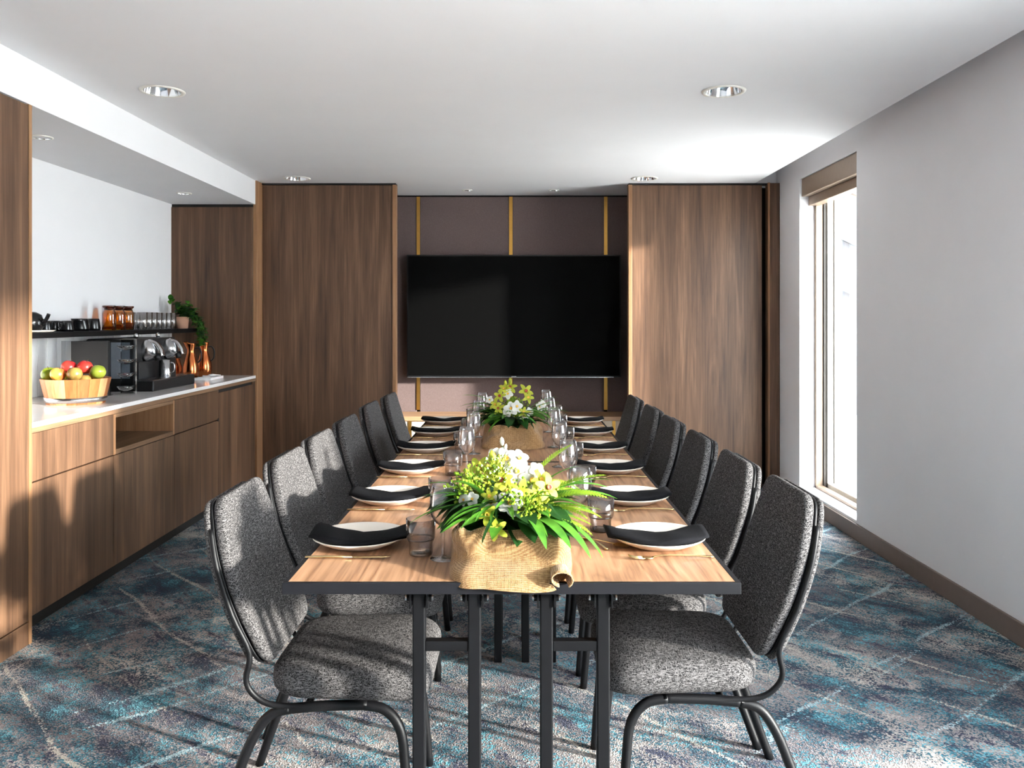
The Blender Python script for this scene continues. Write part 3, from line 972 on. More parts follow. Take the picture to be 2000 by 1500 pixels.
# glasses
def wine_bm():
    bm = bmesh.new()
    outer = [(0.0, 0.0), (0.030, 0.0), (0.0305, 0.0015), (0.012, 0.004), (0.004, 0.010), (0.0034, 0.03), (0.0036, 0.068), (0.006, 0.076),
             (0.018, 0.086), (0.0275, 0.100), (0.0318, 0.116), (0.0315, 0.134), (0.0285, 0.156), (0.0262, 0.174)]
    inner = [(0.0253, 0.174), (0.0276, 0.156), (0.0306, 0.134), (0.0309, 0.116), (0.0266, 0.1005), (0.017, 0.0875), (0.005, 0.079), (0, 0.078)]
    lathe(bm, outer + inner, 28)
    return bm
def tumbler_bm():
    bm = bmesh.new()
    lathe(bm, [(0, 0), (0.026, 0), (0.0285, 0.004), (0.0285, 0.030), (0.031, 0.034), (0.0318, 0.038), (0.0345, 0.041), (0.0358, 0.086),
               (0.0342, 0.086), (0.033, 0.044), (0.030, 0.040), (0.027, 0.034), (0.0265, 0.008), (0, 0.007)], 28)
    lathe(bm, [(0.0312, 0.0365), (0.0328, 0.0375), (0.0328, 0.0395), (0.0312, 0.0405)], 28, mi=1, close=True)
    lathe(bm, [(0, 0.001), (0.0275, 0.001), (0.0278, 0.0065), (0, 0.0065)], 28, mi=1)
    return bm
wine_me = mesh_of(wine_bm(), 'wine_glass', M['glass'])
tum_me = mesh_of(tumbler_bm(), 'tumbler', [M['smoke'], M['smoke_dark']])
def top(name, me, loc, rz, label, cat, group=None, rot=None):
    o = bpy.data.objects.new(name, me); COL.objects.link(o)
    o.location = loc; o.rotation_euler = rot or (0, 0, rz)
    return tag(o, label, cat, group)

PY = [2.05, 2.53, 3.03, 3.51, 4.0, 4.43]
first = True
for side in ('window', 'counter'):
    sgn = 1 if side == 'window' else -1
    for k, y in enumerate(PY):
        o_ = ORD[5 - k]
        where = f'{"window" if sgn > 0 else "counter"} side, {o_} place from the television'
        x = 0.356 if sgn > 0 else -0.388
        if first:
            plate0.location = (x, y, ZT); p = plate0; first = False
        else:
            p = bpy.data.objects.new('dinner_plate', plate_me); COL.objects.link(p); p.location = (x, y, ZT)
        tag(p, f'cream coupe plate on the {where}', 'plate', 'cream plates on the long table')
        n = obj('napkin', napkin_mesh(k * 2 + (sgn > 0), -sgn), M['napkin'], None, (x, y, ZT + 0.0008), smooth=True)
        tag(n, f'folded black napkin on the plate at the {where}', 'napkin', 'black napkins on the plates')
        # diner on the counter side faces +X: knife towards the camera, fork on the far side; mirrored opposite
        near, far = y - 0.128, y + 0.135
        ky, fy = (near, far) if sgn < 0 else (far, near)
        kx = x + (0.0 if sgn < 0 else 0.01)
        top('table_knife', knife_me, (kx - 0.005, ky, ZT), 0 if sgn < 0 else math.pi, f'slim gold table knife beside the plate at the {where}', 'knife', 'gold knives on the long table')
        top('table_fork', fork_me, (kx, fy, ZT), (0 if sgn < 0 else math.pi) + (0.0 if sgn < 0 else 0.06), f'gold fork beside the plate at the {where}', 'fork', 'gold forks on the long table')
        # glasses
        if sgn < 0:
            gy = y - 0.09
            if k != 1:
                top('wine_glass', wine_me, (-0.176 if k else -0.170, gy + (0.01 if k else -0.04), ZT), 0, f'clear stemmed wine glass at the {where}', 'wine glass', 'wine glasses on the long table')
            top('tumbler', tum_me, (-0.226, gy - 0.004 + (0.02 if k else 0), ZT), 0, f'ringed smoky glass tumbler at the {where}', 'tumbler', 'tumblers on the long table')
        else:
            gy = y + 0.11
            top('wine_glass', wine_me, (0.168, gy - 0.015, ZT), 0, f'clear stemmed wine glass at the {where}', 'wine glass', 'wine glasses on the long table')
            top('tumbler', tum_me, (0.226, gy + 0.015, ZT), 0, f'ringed smoky glass tumbler at the {where}', 'tumbler', 'tumblers on the long table')
s1 = top('spoon', spoon_me, (0.197, 2.06, ZT), math.radians(110), 'gold spoon beside the tumbler, bowl towards the flowers', 'spoon')
s2 = top('spoon', spoon_me, (0.222, 2.045, ZT + 0.001), math.radians(-40), 'gold spoon touching the rim of the window-side plate', 'spoon')

# ------------------------------------------------------------------ flower centrepieces
def leaf_mesh(name, L, W, bend, mat, n=8, fold=0.25, tipw=0.0, p=0.8):
    bm = bmesh.new()
    rows = []
    for i in range(n + 1):
        t = i / n
        w = W * (math.sin(math.pi * min(1, t * 0.94 + 0.06)) ** p) * 0.5 + 0.0006
        a = bend * t
        x = L * (math.sin(a) / bend if abs(bend) > 1e-3 else t)
        z = -L * ((1 - math.cos(a)) / bend if abs(bend) > 1e-3 else 0)
        up = fold * w
        rows.append([bm.verts.new((x, -w, z + up)), bm.verts.new((x, 0, z)), bm.verts.new((x, w, z + up))])
    for a, b in zip(rows, rows[1:]):
        for q in range(2):
            bm.faces.new((a[q], a[q + 1], b[q + 1], b[q]))
    me = bpy.data.meshes.new(name); bm.to_mesh(me); bm.free()
    me.materials.append(mat)
    for q in me.polygons:
        q.use_smooth = True
    return me
def fern_mesh(name, L, W, bend, mat):
    bm = bmesh.new()
    n = 20
    def pt(t):
        a = bend * t
        return Vector((L * math.sin(a) / bend, 0, -L * (1 - math.cos(a)) / bend)), Vector((math.cos(a), 0, -math.sin(a)))
    pts = [pt(i / 10)[0] for i in range(11)]
    tube(bm, pts, [0.0014 - 0.0009 * i / 10 for i in range(11)], 5)
    for i in range(1, n + 1):
        t = i / (n + 1)
        p, d = pt(t)
        ln = W * 0.5 * math.sin(math.pi * (0.12 + 0.86 * t)) ** 0.7
        for s in (-1, 1):
            side = Vector((0.35, s, 0.10)).normalized()
            tip = p + Vector((d.x * side.x, side.y, d.z * side.x + side.z)) * ln
            wv = d * (L / n * 0.42)
            v = [bm.verts.new(p - wv), bm.verts.new(p * 0.5 + tip * 0.5 - wv * 0.9 + Vector((0, 0, 0.001))), bm.verts.new(tip), bm.verts.new(p * 0.5 + tip * 0.5 + wv * 0.9 + Vector((0, 0, 0.001))), bm.verts.new(p + wv)]
            bm.faces.new(v)
    me = bpy.data.meshes.new(name); bm.to_mesh(me); bm.free()
    me.materials.append(mat)
    return me
def orchid_mesh(name, R, petal, throat, n=5, wide=0.8, cup=0.35):
    bm = bmesh.new()
    for k in range(n):
        a = 2 * math.pi * k / n + 0.3
        L = R * (1.0 if k % 2 == 0 else 0.92)
        W = R * wide
        rows = []
        for i in range(6):
            t = i / 5
            w = W * 0.5 * math.sin(math.pi * (0.08 + 0.86 * t)) ** 0.7
            r = L * t
            z = cup * R * (t - 0.8 * t * t) + 0.0015 * (k % 2)
            c, s = math.cos(a), math.sin(a)
            rows.append([bm.verts.new((c * r - s * q * w, s * r + c * q * w, z + 0.15 * w * abs(q))) for q in (-1, 0, 1)])
        for p, q in zip(rows, rows[1:]):
            for j in range(2):
                bm.faces.new((p[j], p[j + 1], q[j + 1], q[j])).material_index = 0
    lathe(bm, [(R * 0.10, 0), (R * 0.16, R * 0.12), (R * 0.2, R * 0.3), (R * 0.13, R * 0.24), (0, R * 0.1)], 8, mi=1)
    me = bpy.data.meshes.new(name); bm.to_mesh(me); bm.free()
    me.materials.append(petal); me.materials.append(throat)
    for q in me.polygons:
        q.use_smooth = True
    return me
def bud_mesh(name, R, mat, stem_mat):
    bm = bmesh.new()
    lathe(bm, [(0, -R), (R * 0.35, -R * 0.7), (R * 0.5, 0), (R * 0.38, R * 0.7), (0.0, R * 1.2)], 8)
    tube(bm, [(0, 0, -R), (0, 0, -R * 3)], 0.0012, 5, mi=1)
    me = bpy.data.meshes.new(name); bm.to_mesh(me); bm.free()
    me.materials.append(mat); me.materials.append(stem_mat)
    for q in me.polygons:
        q.use_smooth = True
    return me
def sprig_mesh(name, seed, mat):
    rnd = random.Random(seed)
    bm = bmesh.new()
    tube(bm, [(0, 0, 0), (0.003, 0, 0.03), (0, 0, 0.06)], 0.0012, 5)
    for k in range(26):
        a = rnd.uniform(0, 6.28); z = 0.015 + 0.05 * rnd.random(); r = 0.006 + 0.022 * rnd.random()
        c = Vector((r * math.cos(a), r * math.sin(a), z + 0.012))
        tube(bm, [(0, 0, z - 0.008), c], 0.0006, 3, cap=False)
        s = 0.0038
        v = [bm.verts.new(c + Vector(q) * s) for q in ((1, 0, 0), (0, 1, 0), (-1, 0, 0), (0, -1, 0), (0, 0, 1.2), (0, 0, -1))]
        for f in ((0, 1, 4), (1, 2, 4), (2, 3, 4), (3, 0, 4), (1, 0, 5), (2, 1, 5), (3, 2, 5), (0, 3, 5)):
            bm.faces.new([v[i] for i in f])
    me = bpy.data.meshes.new(name); bm.to_mesh(me); bm.free()
    me.materials.append(mat)
    return me
LV = {
    'broad': [leaf_mesh('broad_leaf', 0.13, 0.058, 0.7, M['leaf_dark']), leaf_mesh('broad_leaf', 0.12, 0.05, 1.0, M['leaf_dark']), leaf_mesh('broad_leaf', 0.11, 0.046, 0.8, M['leaf'])],
    'blade': [leaf_mesh('grass_blade', 0.19, 0.011, 1.2, M['leaf'], 10, 0.4, p=0.5), leaf_mesh('grass_blade', 0.16, 0.010, 1.5, M['leaf_dark'], 10, 0.4, p=0.5), leaf_mesh('grass_blade', 0.21, 0.012, 0.9, M['leaf'], 10, 0.4, p=0.5)],
    'strap': [leaf_mesh('strap_leaf', 0.16, 0.024, 1.1, M['leaf'], 9, 0.3, p=0.6), leaf_mesh('strap_leaf', 0.15, 0.022, 1.5, M['leaf_dark'], 9, 0.3, p=0.6)],
    'fern': [fern_mesh('fern_frond', 0.17, 0.05, 0.5, M['leaf_lime']), fern_mesh('fern_frond', 0.15, 0.045, 0.9, M['leaf_lime'])],
    'white': [orchid_mesh('white_orchid', 0.030, M['petal_white'], M['throat']), orchid_mesh('white_orchid', 0.024, M['petal_white'], M['throat'], 5, 0.9, 0.8)],
    'lime': [orchid_mesh('lime_orchid', 0.034, M['petal_lime'], M['throat_red'], 5, 0.5, 0.5), orchid_mesh('lime_orchid', 0.030, M['petal_lime'], M['throat'], 5, 0.5, 0.9)],
    'bud': [bud_mesh('flower_bud', 0.013, M['petal_lime'], M['stem']), bud_mesh('flower_bud', 0.011, M['petal_white'], M['stem'])],
    'sprig': [sprig_mesh('filler_sprig', 3, M['leaf_lime']), sprig_mesh('filler_sprig', 8, M['petal_lime'])],
}
PNAME = {'broad': 'broad_leaf', 'blade': 'grass_blade', 'strap': 'strap_leaf', 'fern': 'fern_frond', 'white': 'white_orchid', 'lime': 'lime_orchid', 'bud': 'flower_bud', 'sprig': 'filler_sprig'}
def put(root, kind, var, loc, d, axis='X', roll=0.0, sc=1.0):
    me = LV[kind][var % len(LV[kind])]
    q = Vector(d).to_track_quat(axis, 'Z' if axis == 'X' else 'Y')
    o = bpy.data.objects.new(PNAME[kind], me); COL.objects.link(o)
    o.rotation_mode = 'QUATERNION'
    if roll:
        q = q @ Euler((roll, 0, 0) if axis == 'X' else (0, 0, roll)).to_quaternion()
    o.rotation_quaternion = q
    o.location = loc; o.scale = (sc, sc, sc); o.parent = root
    return o

def burlap_bm(seed, hx, yf, yb, H, overhang):
    """loose cloth round a pot: rings from the foot up to a gathered rim and down inside"""
    bm = bmesh.new()
    n = 96
    levels = [(0.0, 1.0), (0.08, 1.03), (0.2, 1.02), (0.35, 0.985), (0.5, 0.95), (0.65, 0.915), (0.8, 0.885), (0.92, 0.86), (1.0, 0.83), (1.0, 0.77), (0.85, 0.74)]
    rings = []
    for li, (h, s) in enumerate(levels):
        row = []
        for k in range(n):
            a = 2 * math.pi * k / n
            c, sn = math.cos(a), math.sin(a)
            e = 0.42
            ux = math.copysign(abs(c) ** e, c); uy = math.copysign(abs(sn) ** e, sn)
            # front slopes: foot reaches further to the front than the rim
            front = yf * (1 - 0.42 * min(1, h)) if uy < 0 else yb * (1 - 0.15 * min(1, h))
            x = ux * hx * s
            y = uy * abs(front) * (s if uy > 0 else 1.0)
            p = Vector((x, y, 0))
            w = mnoise.noise(Vector((x * 10 + seed, y * 10, h * 2.0))) * 0.034 + mnoise.noise(Vector((x * 30 + seed, y * 30, h * 5))) * 0.009
            fold = 0.010 * math.exp(-((x + 0.055) / 0.016) ** 2) if uy < 0 else 0
            amp = min(1.0, 0.35 + h * 1.4)
            d = Vector((ux, uy, 0)).normalized()
            p += d * ((w * amp) - fold * (0.4 + h))
            z = H * h + w * 0.6 * (h > 0.3) + (0.010 * math.sin(2 * a + seed) + 0.012 * mnoise.noise(Vector((3 * c + seed, 3 * sn, 0)))) * (h > 0.6)
            if li == 0:
                z = 0.0015
            if li < 2 and overhang:
                ww = max(0.0, min(1.0, (-uy - 0.6) / 0.35))
                p.y -= (0.014 if li == 0 else 0.011) * ww
                z -= (0.014 + 0.004 * math.sin(23 * x)) * ww if li == 0 else 0.004 * ww
            row.append(bm.verts.new((p.x, p.y, max(z, -0.03))))
        rings.append(row)
    for a, b in zip(rings, rings[1:]):
        for k in range(n):
            bm.faces.new((a[k], a[(k + 1) % n], b[(k + 1) % n], b[k]))
    return bm

def centrepiece(loc, seed, label, plan, overhang=None, scale_px=780.0, pxc=1000, pyref=None):
    rnd = random.Random(seed)
    t = empty('flower_centrepiece', label, 'flower arrangement', loc, 0, 'flower centrepieces on the long table')
    o = obj('burlap_wrap', burlap_bm(seed * 3.1, 0.137, 0.195, 0.15, 0.100, overhang), M['burlap'], t, smooth=True)
    md = o.modifiers.new('sub', 'SUBSURF'); md.levels = 1; md.render_levels = 1
    bm = bmesh.new()
    lathe(bm, [(0.105, 0.0), (0.108, 0.07), (0.09, 0.1), (0.05, 0.115), (0, 0.12)], 20)
    bmesh.ops.scale(bm, vec=(1.0, 0.95, 1), verts=bm.verts[:])
    obj('moss', bm, M['moss'], t, smooth=True)
    # general greenery around the rim
    for k in range(44):
        a = rnd.uniform(0, 2 * math.pi)
        r = rnd.uniform(0.03, 0.085)
        d = (math.cos(a), math.sin(a), rnd.uniform(0.0, 0.9))
        put(t, 'broad', rnd.randrange(3), (r * math.cos(a), r * math.sin(a) * 0.9, rnd.uniform(0.09, 0.13)), d, sc=rnd.uniform(0.7, 1.05), roll=rnd.uniform(-0.5, 0.5))
    for k in range(46):
        a = rnd.uniform(0, 2 * math.pi)
        d = (math.cos(a), math.sin(a) * 0.8, rnd.uniform(0.3, 1.3))
        put(t, 'blade', rnd.randrange(3), (0.05 * math.cos(a), 0.05 * math.sin(a), 0.11), d, sc=rnd.uniform(0.7, 1.05), roll=rnd.uniform(-0.4, 0.4))
    for k in range(14):
        a = rnd.uniform(0, 2 * math.pi)
        d = (math.cos(a), math.sin(a) * 0.8, rnd.uniform(0.4, 1.4))
        put(t, 'strap', rnd.randrange(2), (0.05 * math.cos(a), 0.05 * math.sin(a), 0.11), d, sc=rnd.uniform(0.75, 1.0), roll=rnd.uniform(-0.4, 0.4))
    for k in range(12):
        a = rnd.uniform(0, 2 * math.pi); r = rnd.uniform(0.0, 0.085)
        z = 0.2 - 0.6 * r + rnd.uniform(-0.03, 0.0)
        put(t, 'sprig', rnd.randrange(2), (r * math.cos(a), r * math.sin(a) * 0.8, z - 0.05), (math.cos(a) * r * 6, math.sin(a) * r * 6, 1), axis='Z', sc=rnd.uniform(0.8, 1.15))
    for kind, var, x, y, z, d, sc in plan:
        ax = 'Z' if kind in ('white', 'lime', 'bud', 'sprig') else 'X'
        put(t, kind, var, (x, y, z), d, axis=ax, sc=sc, roll=rnd.uniform(-0.3, 0.3) if ax == 'X' else rnd.uniform(0, 6))
    return t

plan1 = [
    # white orchids: a spray at the top, two low in front
    ('white', 1, -0.036, 0.0, 0.240, (-0.3, -0.8, 0.5), 0.8), ('white', 0, -0.010, -0.01, 0.232, (0.1, -0.9, 0.5), 1.0),
    ('white', 0, 0.015, -0.03, 0.206, (0.2, -0.9, 0.4), 1.05), ('white', 0, 0.020, -0.01, 0.232, (0.3, -0.7, 0.7), 0.9), ('white', 0, 0.048, -0.03, 0.186, (0.3, -0.9, 0.3), 1.15),
    ('white', 1, 0.060, -0.02, 0.206, (0.4, -0.8, 0.5), 0.9), ('bud', 1, -0.020, 0.0, 0.272, (-0.1, -0.2, 1), 1.0), ('bud', 1, -0.012, 0.0, 0.258, (0.2, -0.2, 1), 0.8),
    ('white', 0, 0.000, -0.105, 0.150, (0, -0.9, 0.4), 1.05), ('white', 1, -0.042, -0.10, 0.150, (-0.3, -0.9, 0.3), 0.85), ('white', 1, 0.012, -0.1, 0.163, (0.3, -0.8, 0.5), 0.8),
    ('white', 1, -0.105, -0.07, 0.150, (-0.5, -0.8, 0.3), 0.6), ('white', 1, -0.085, -0.085, 0.155, (-0.2, -0.9, 0.3), 0.7),
    # lime orchids
    ('lime', 0, -0.072, -0.02, 0.212, (-0.4, -0.7, 0.6), 1.0), ('lime', 1, -0.040, -0.03, 0.205, (-0.2, -0.9, 0.5), 1.0), ('lime', 0, -0.020, -0.05, 0.190, (0, -0.9, 0.4), 0.9),
    ('lime', 0, 0.085, -0.06, 0.176, (0.5, -0.8, 0.3), 1.05), ('lime', 1, 0.055, -0.07, 0.160, (0.2, -0.9, 0.4), 1.0), ('lime', 0, 0.020, -0.08, 0.168, (0.1, -0.9, 0.3), 1.0),
    ('lime', 1, -0.005, -0.08, 0.172, (-0.1, -0.9, 0.4), 0.9), ('lime', 1, 0.070, -0.05, 0.19, (0.3, -0.7, 0.6), 0.9), ('lime', 1, -0.045, -0.1, 0.165, (-0.3, -0.9, 0.2), 0.7),
    ('bud', 0, -0.042, -0.02, 0.235, (-0.1, -0.3, 1), 1.5), ('bud', 0, -0.028, -0.02, 0.222, (0.1, -0.4, 1), 1.3), ('lime', 1, -0.050, -0.125, 0.130, (-0.2, -0.9, 0.1), 0.85),
    ('lime', 1, -0.028, -0.135, 0.100, (-0.1, -0.9, 0.2), 0.9), ('sprig', 0, 0.03, -0.09, 0.12, (0.1, -0.8, 0.5), 1.2), ('sprig', 1, 0.045, -0.085, 0.125, (0.3, -0.8, 0.5), 1.2),
    ('sprig', 0, -0.06, -0.04, 0.15, (-0.5, -0.5, 0.7), 1.2), ('sprig', 0, 0.01, -0.09, 0.135, (0, -0.8, 0.6), 1.1),
    # ferns to the right
    ('fern', 0, 0.045, 0.02, 0.175, (0.62, 0.0, 0.85), 0.8), ('fern', 0, 0.07, -0.03, 0.15, (0.95, -0.1, 0.62), 0.95), ('fern', 1, 0.08, -0.05, 0.14, (0.9, -0.2, 0.55), 1.0),
    ('fern', 1, 0.05, -0.08, 0.115, (0.95, -0.35, 0.25), 1.0), ('fern', 0, 0.06, -0.06, 0.125, (1.0, -0.3, 0.35), 0.9), ('fern', 1, 0.07, -0.07, 0.12, (1, -0.1, 0.42), 0.95),
    # blades: fan to the left, long ones lower right
    ('blade', 0, -0.05, -0.05, 0.14, (-0.9, -0.2, 0.45), 0.8), ('blade', 0, -0.04, -0.08, 0.135, (-0.6, -0.6, 0.4), 0.75), ('blade', 2, -0.05, -0.06, 0.13, (-1, -0.2, 0.3), 0.9),
    ('blade', 2, -0.03, -0.09, 0.13, (-0.6, -0.7, 0.4), 0.75), ('blade', 1, -0.05, -0.05, 0.14, (-1, -0.1, 0.5), 1.0), ('blade', 1, -0.02, -0.1, 0.12, (-0.3, -0.9, 0.4), 0.75),
    ('strap', 0, 0.05, -0.09, 0.12, (0.75, -0.6, 0.15), 1.15), ('strap', 0, 0.03, -0.1, 0.12, (0.35, -0.9, 0.25), 0.9), ('strap', 0, 0.05, -0.1, 0.115, (0.5, -0.85, 0.3), 0.95),
    ('strap', 0, 0.065, -0.08, 0.11, (0.95, -0.35, 0.1), 1.1), ('blade', 2, 0.07, 0.0, 0.13, (1, 0.1, 0.45), 0.95), ('blade', 2, 0.07, 0.02, 0.14, (1, 0.25, 0.5), 0.95),
    ('broad', 0, 0.01, -0.07, 0.135, (0.3, -0.9, 0.15), 0.9), ('broad', 0, 0.05, -0.06, 0.13, (0.8, -0.7, 0.15), 0.9), ('broad', 1, -0.06, -0.04, 0.14, (-1, -0.3, 0.25), 1.05),
    ('broad', 0, -0.07, -0.01, 0.14, (-1, 0.0, 0.35), 1.1), ('broad', 1, -0.05, 0.03, 0.15, (-0.8, 0.1, 0.75), 0.9), ('broad', 2, -0.02, -0.11, 0.115, (-0.3, -0.95, -0.1), 0.6),
]
for k in range(12):
    plan1.append(('broad', k % 2, -0.07 - 0.004 * (k % 4), -0.05 + 0.012 * k, 0.115 + 0.008 * (k % 4), (-1, -0.6 + 0.11 * k, 0.05 + 0.09 * (k % 5)), 0.85 + 0.06 * (k % 4)))
for k in range(6):
    plan1.append(('fern', k, 0.06, -0.06 + 0.02 * k, 0.12 + 0.008 * k, (1, -0.45 + 0.16 * k, 0.15 + 0.12 * (k % 4)), 0.8 + 0.05 * (k % 3)))
    plan1.append(('broad', 0, 0.03 + 0.01 * k, -0.08, 0.11, (0.2 + 0.18 * k, -0.9, 0.0 + 0.05 * (k % 3)), 0.75))
    plan1.append(('sprig', k, -0.085 + 0.012 * k, -0.03, 0.13 + 0.008 * k, (-0.6 + 0.15 * k, -0.4, 0.8), 1.15))
CP1 = centrepiece((-0.012, 1.935, ZT), 5, 'flower centrepiece of white orchids and lime ferns with burlap hanging over the table end', plan1, overhang=-0.193)
# the curled corner of the burlap
bm = bmesh.new()
n = 18
rows = []
for i in range(7):
    t = i / 6
    row = []
    for k in range(n):
        a = -0.9 + 5.4 * k / (n - 1)
        r = (0.020 - 0.006 * t) * (1 - 0.25 * k / n)
        row.append(bm.verts.new((0.108 - 0.004 * t + r * math.cos(a) * 1.35, -0.213 + 0.11 * t, 0.012 + 0.008 * t + r * math.sin(a))))
    rows.append(row)
for a, b in zip(rows, rows[1:]):
    for k in range(n - 1):
        bm.faces.new((a[k], a[k + 1], b[k + 1], b[k]))
o = obj('burlap_fold', bm, M['burlap'], CP1, smooth=True)
md = o.modifiers.new('solid', 'SOLIDIFY'); md.thickness = 0.003

plan2 = [
    ('white', 0, -0.005, -0.09, 0.165, (0, -0.9, 0.4), 1.15), ('white', 0, 0.02, -0.09, 0.175, (0.2, -0.9, 0.4), 1.0), ('white', 1, -0.02, -0.09, 0.15, (-0.3, -0.9, 0.3), 1.0),
    ('white', 0, 0.05, -0.09, 0.135, (0.3, -0.9, 0.2), 1.0), ('white', 1, 0.075, -0.08, 0.15, (0.4, -0.9, 0.3), 0.9), ('white', 0, -0.02, -0.02, 0.225, (0, -0.9, 0.4), 0.9),
    ('white', 1, 0.12, -0.05, 0.17, (0.6, -0.8, 0.3), 0.9), ('white', 1, 0.135, -0.04, 0.18, (0.6, -0.8, 0.3), 0.8), ('white', 1, -0.10, -0.04, 0.2, (-0.4, -0.8, 0.4), 0.8),
    ('lime', 0, -0.01, 0.0, 0.25, (0, -0.7, 0.7), 1.1), ('lime', 1, -0.035, -0.01, 0.245, (-0.3, -0.7, 0.7), 1.1), ('lime', 0, 0.06, -0.01, 0.235, (0.3, -0.8, 0.5), 1.15),
    ('lime', 1, 0.07, -0.03, 0.21, (0.3, -0.9, 0.3), 1.0), ('lime', 0, -0.055, -0.03, 0.215, (-0.3, -0.8, 0.5), 1.0), ('lime', 1, -0.075, -0.05, 0.18, (-0.3, -0.9, 0.3), 1.0),
    ('lime', 0, -0.06, -0.07, 0.165, (-0.3, -0.9, 0.3), 0.9), ('lime', 1, 0.05, -0.09, 0.15, (0.2, -0.9, 0.3), 0.9), ('bud', 0, -0.01, 0.0, 0.28, (0, -0.2, 1), 1.3),
    ('bud', 0, -0.03, 0.0, 0.27, (-0.2, -0.2, 1), 1.2), ('strap', 0, -0.03, -0.08, 0.13, (-0.9, -0.5, 0.2), 1.0), ('strap', 0, 0.05, -0.07, 0.15, (0.8, -0.5, 0.35), 1.0),
    ('broad', 2, -0.05, -0.09, 0.12, (-0.8, -0.6, 0.2), 0.9), ('broad', 2, 0.07, -0.07, 0.14, (0.8, -0.6, 0.15), 0.9),
]
for k in range(9):
    plan2.append(('blade', k, -0.04, 0.0, 0.15, (-1, -0.1, -0.1 + 0.14 * k), 1.0))
    plan2.append(('strap', 1, -0.04, -0.02, 0.14, (-1, -0.25 + 0.05 * k, 0.1 + 0.1 * k), 0.95))
CP2 = centrepiece((-0.015, 3.72, ZT), 11, 'flower centrepiece with lime orchids and palm blades at the television end', plan2)

# ------------------------------------------------------------------ coffee counter things
# fruit bowl
BX, BY = -2.2, 4.10
bowl = empty('fruit_bowl', 'round wooden stave bowl with a steel band holding fruit', 'bowl', (BX, BY, ZW))
stave_m = [wood('acacia_dark', srgb(120, 66, 34), srgb(150, 88, 48), srgb(172, 108, 62), freq=1.2),
           wood('acacia_light', srgb(184, 132, 84), srgb(208, 160, 110), srgb(222, 180, 130), freq=1.2, off=(2, 2, 0)),
           wood('acacia_mid', srgb(160, 96, 52), srgb(184, 116, 66), srgb(200, 136, 84), freq=1.2, off=(4, 1, 0))]
prof = [(0.132, 0.0), (0.138, 0.03), (0.150, 0.08), (0.160, 0.125)]
NS = 18
for k in range(NS):
    a0, a1 = 2 * math.pi * k / NS + 0.004, 2 * math.pi * (k + 1) / NS - 0.004
    bm = bmesh.new()
    grid = []
    for (r, z) in prof:
        row = []
        for rr in (r, r - 0.012):
            for j in range(4):
                a = a0 + (a1 - a0) * j / 3
                row.append(bm.verts.new((rr * math.cos(a), rr * math.sin(a), z)))
        grid.append(row)
    for a, b in zip(grid, grid[1:]):
        for j in range(3):
            bm.faces.new((a[j], a[j + 1], b[j + 1], b[j]))
            bm.faces.new((a[4 + j + 1], a[4 + j], b[4 + j], b[4 + j + 1]))
        bm.faces.new((a[0], b[0], b[4], a[4])); bm.faces.new((a[3], a[7], b[7], b[3]))
    for row in (grid[0], grid[-1]):
        for j in range(3):
            bm.faces.new((row[j], row[j + 1], row[4 + j + 1], row[4 + j]))
    obj('stave', bm, stave_m[(k * 7 % 5) % 3], bowl)
bm = bmesh.new(); lathe(bm, [(0.134, 0.010), (0.1385, 0.010), (0.1425, 0.034), (0.138, 0.034)], 40, close=True)
obj('steel_band', bm, M['steel'], bowl, smooth=True)
bm = bmesh.new(); lathe(bm, [(0, 0.006), (0.125, 0.006), (0.125, 0.016), (0, 0.016)], 32)
obj('base', bm, stave_m[2], bowl)
def apple_me(name, R, mat, squash=0.92):
    bm = bmesh.new()
    pr = []
    for i in range(15):
        a = math.pi * i / 14
        r = R * math.sin(a) * (1.0 + 0.06 * math.cos(a))
        z = -R * squash * math.cos(a)
        if i > 11:
            z -= R * 0.22 * ((i - 11) / 3) ** 1.5
        pr.append((r, z))
    lathe(bm, pr, 20)
    me = bpy.data.meshes.new(name); bm.to_mesh(me); bm.free(); me.materials.append(mat)
    for q in me.polygons:
        q.use_smooth = True
    return me
stem_me = mesh_of((lambda b: (tube(b, [(0, 0, 0), (0.001, 0, 0.012), (0.004, 0, 0.02)], 0.0013, 6), b)[1])(bmesh.new()), 'stalk', M['brown'])
ZR = ZW
FRUIT = [('apple', 'apple_green', -0.108, -0.045, 0.150, 0.037, 'green apple at the tall-cabinet side of the wooden bowl'),
         ('apple', 'apple_mix', -0.046, -0.098, 0.152, 0.036, 'red and yellow apple in the middle of the wooden bowl rim'),
         ('kiwi_fruit', 'kiwi', 0.046, -0.098, 0.152, 0.036, 'brown kiwi fruit in the wooden bowl'),
         ('apple', 'apple_green', 0.119, -0.03, 0.160, 0.037, 'green apple at the coffee-machine side of the wooden bowl'),
         ('apple', 'apple_red', -0.042, -0.008, 0.182, 0.037, 'red apple on top of the fruit beside the green one'),
         ('apple', 'apple_red', 0.038, -0.004, 0.182, 0.037, 'red apple on top of the fruit behind the kiwi'),
         ('apple', 'apple_green', -0.07, 0.075, 0.140, 0.037, 'green apple at the wall side of the wooden bowl'),
         ('apple', 'apple_mix', 0.05, 0.085, 0.140, 0.036, 'red and yellow apple at the back of the wooden bowl'),
         ('kiwi_fruit', 'kiwi', 0.0, -0.03, 0.100, 0.034, 'brown kiwi fruit lying low in the wooden bowl'),
         ('kiwi_fruit', 'kiwi', 0.085, -0.075, 0.118, 0.030, 'small brown kiwi fruit under the green apple')]
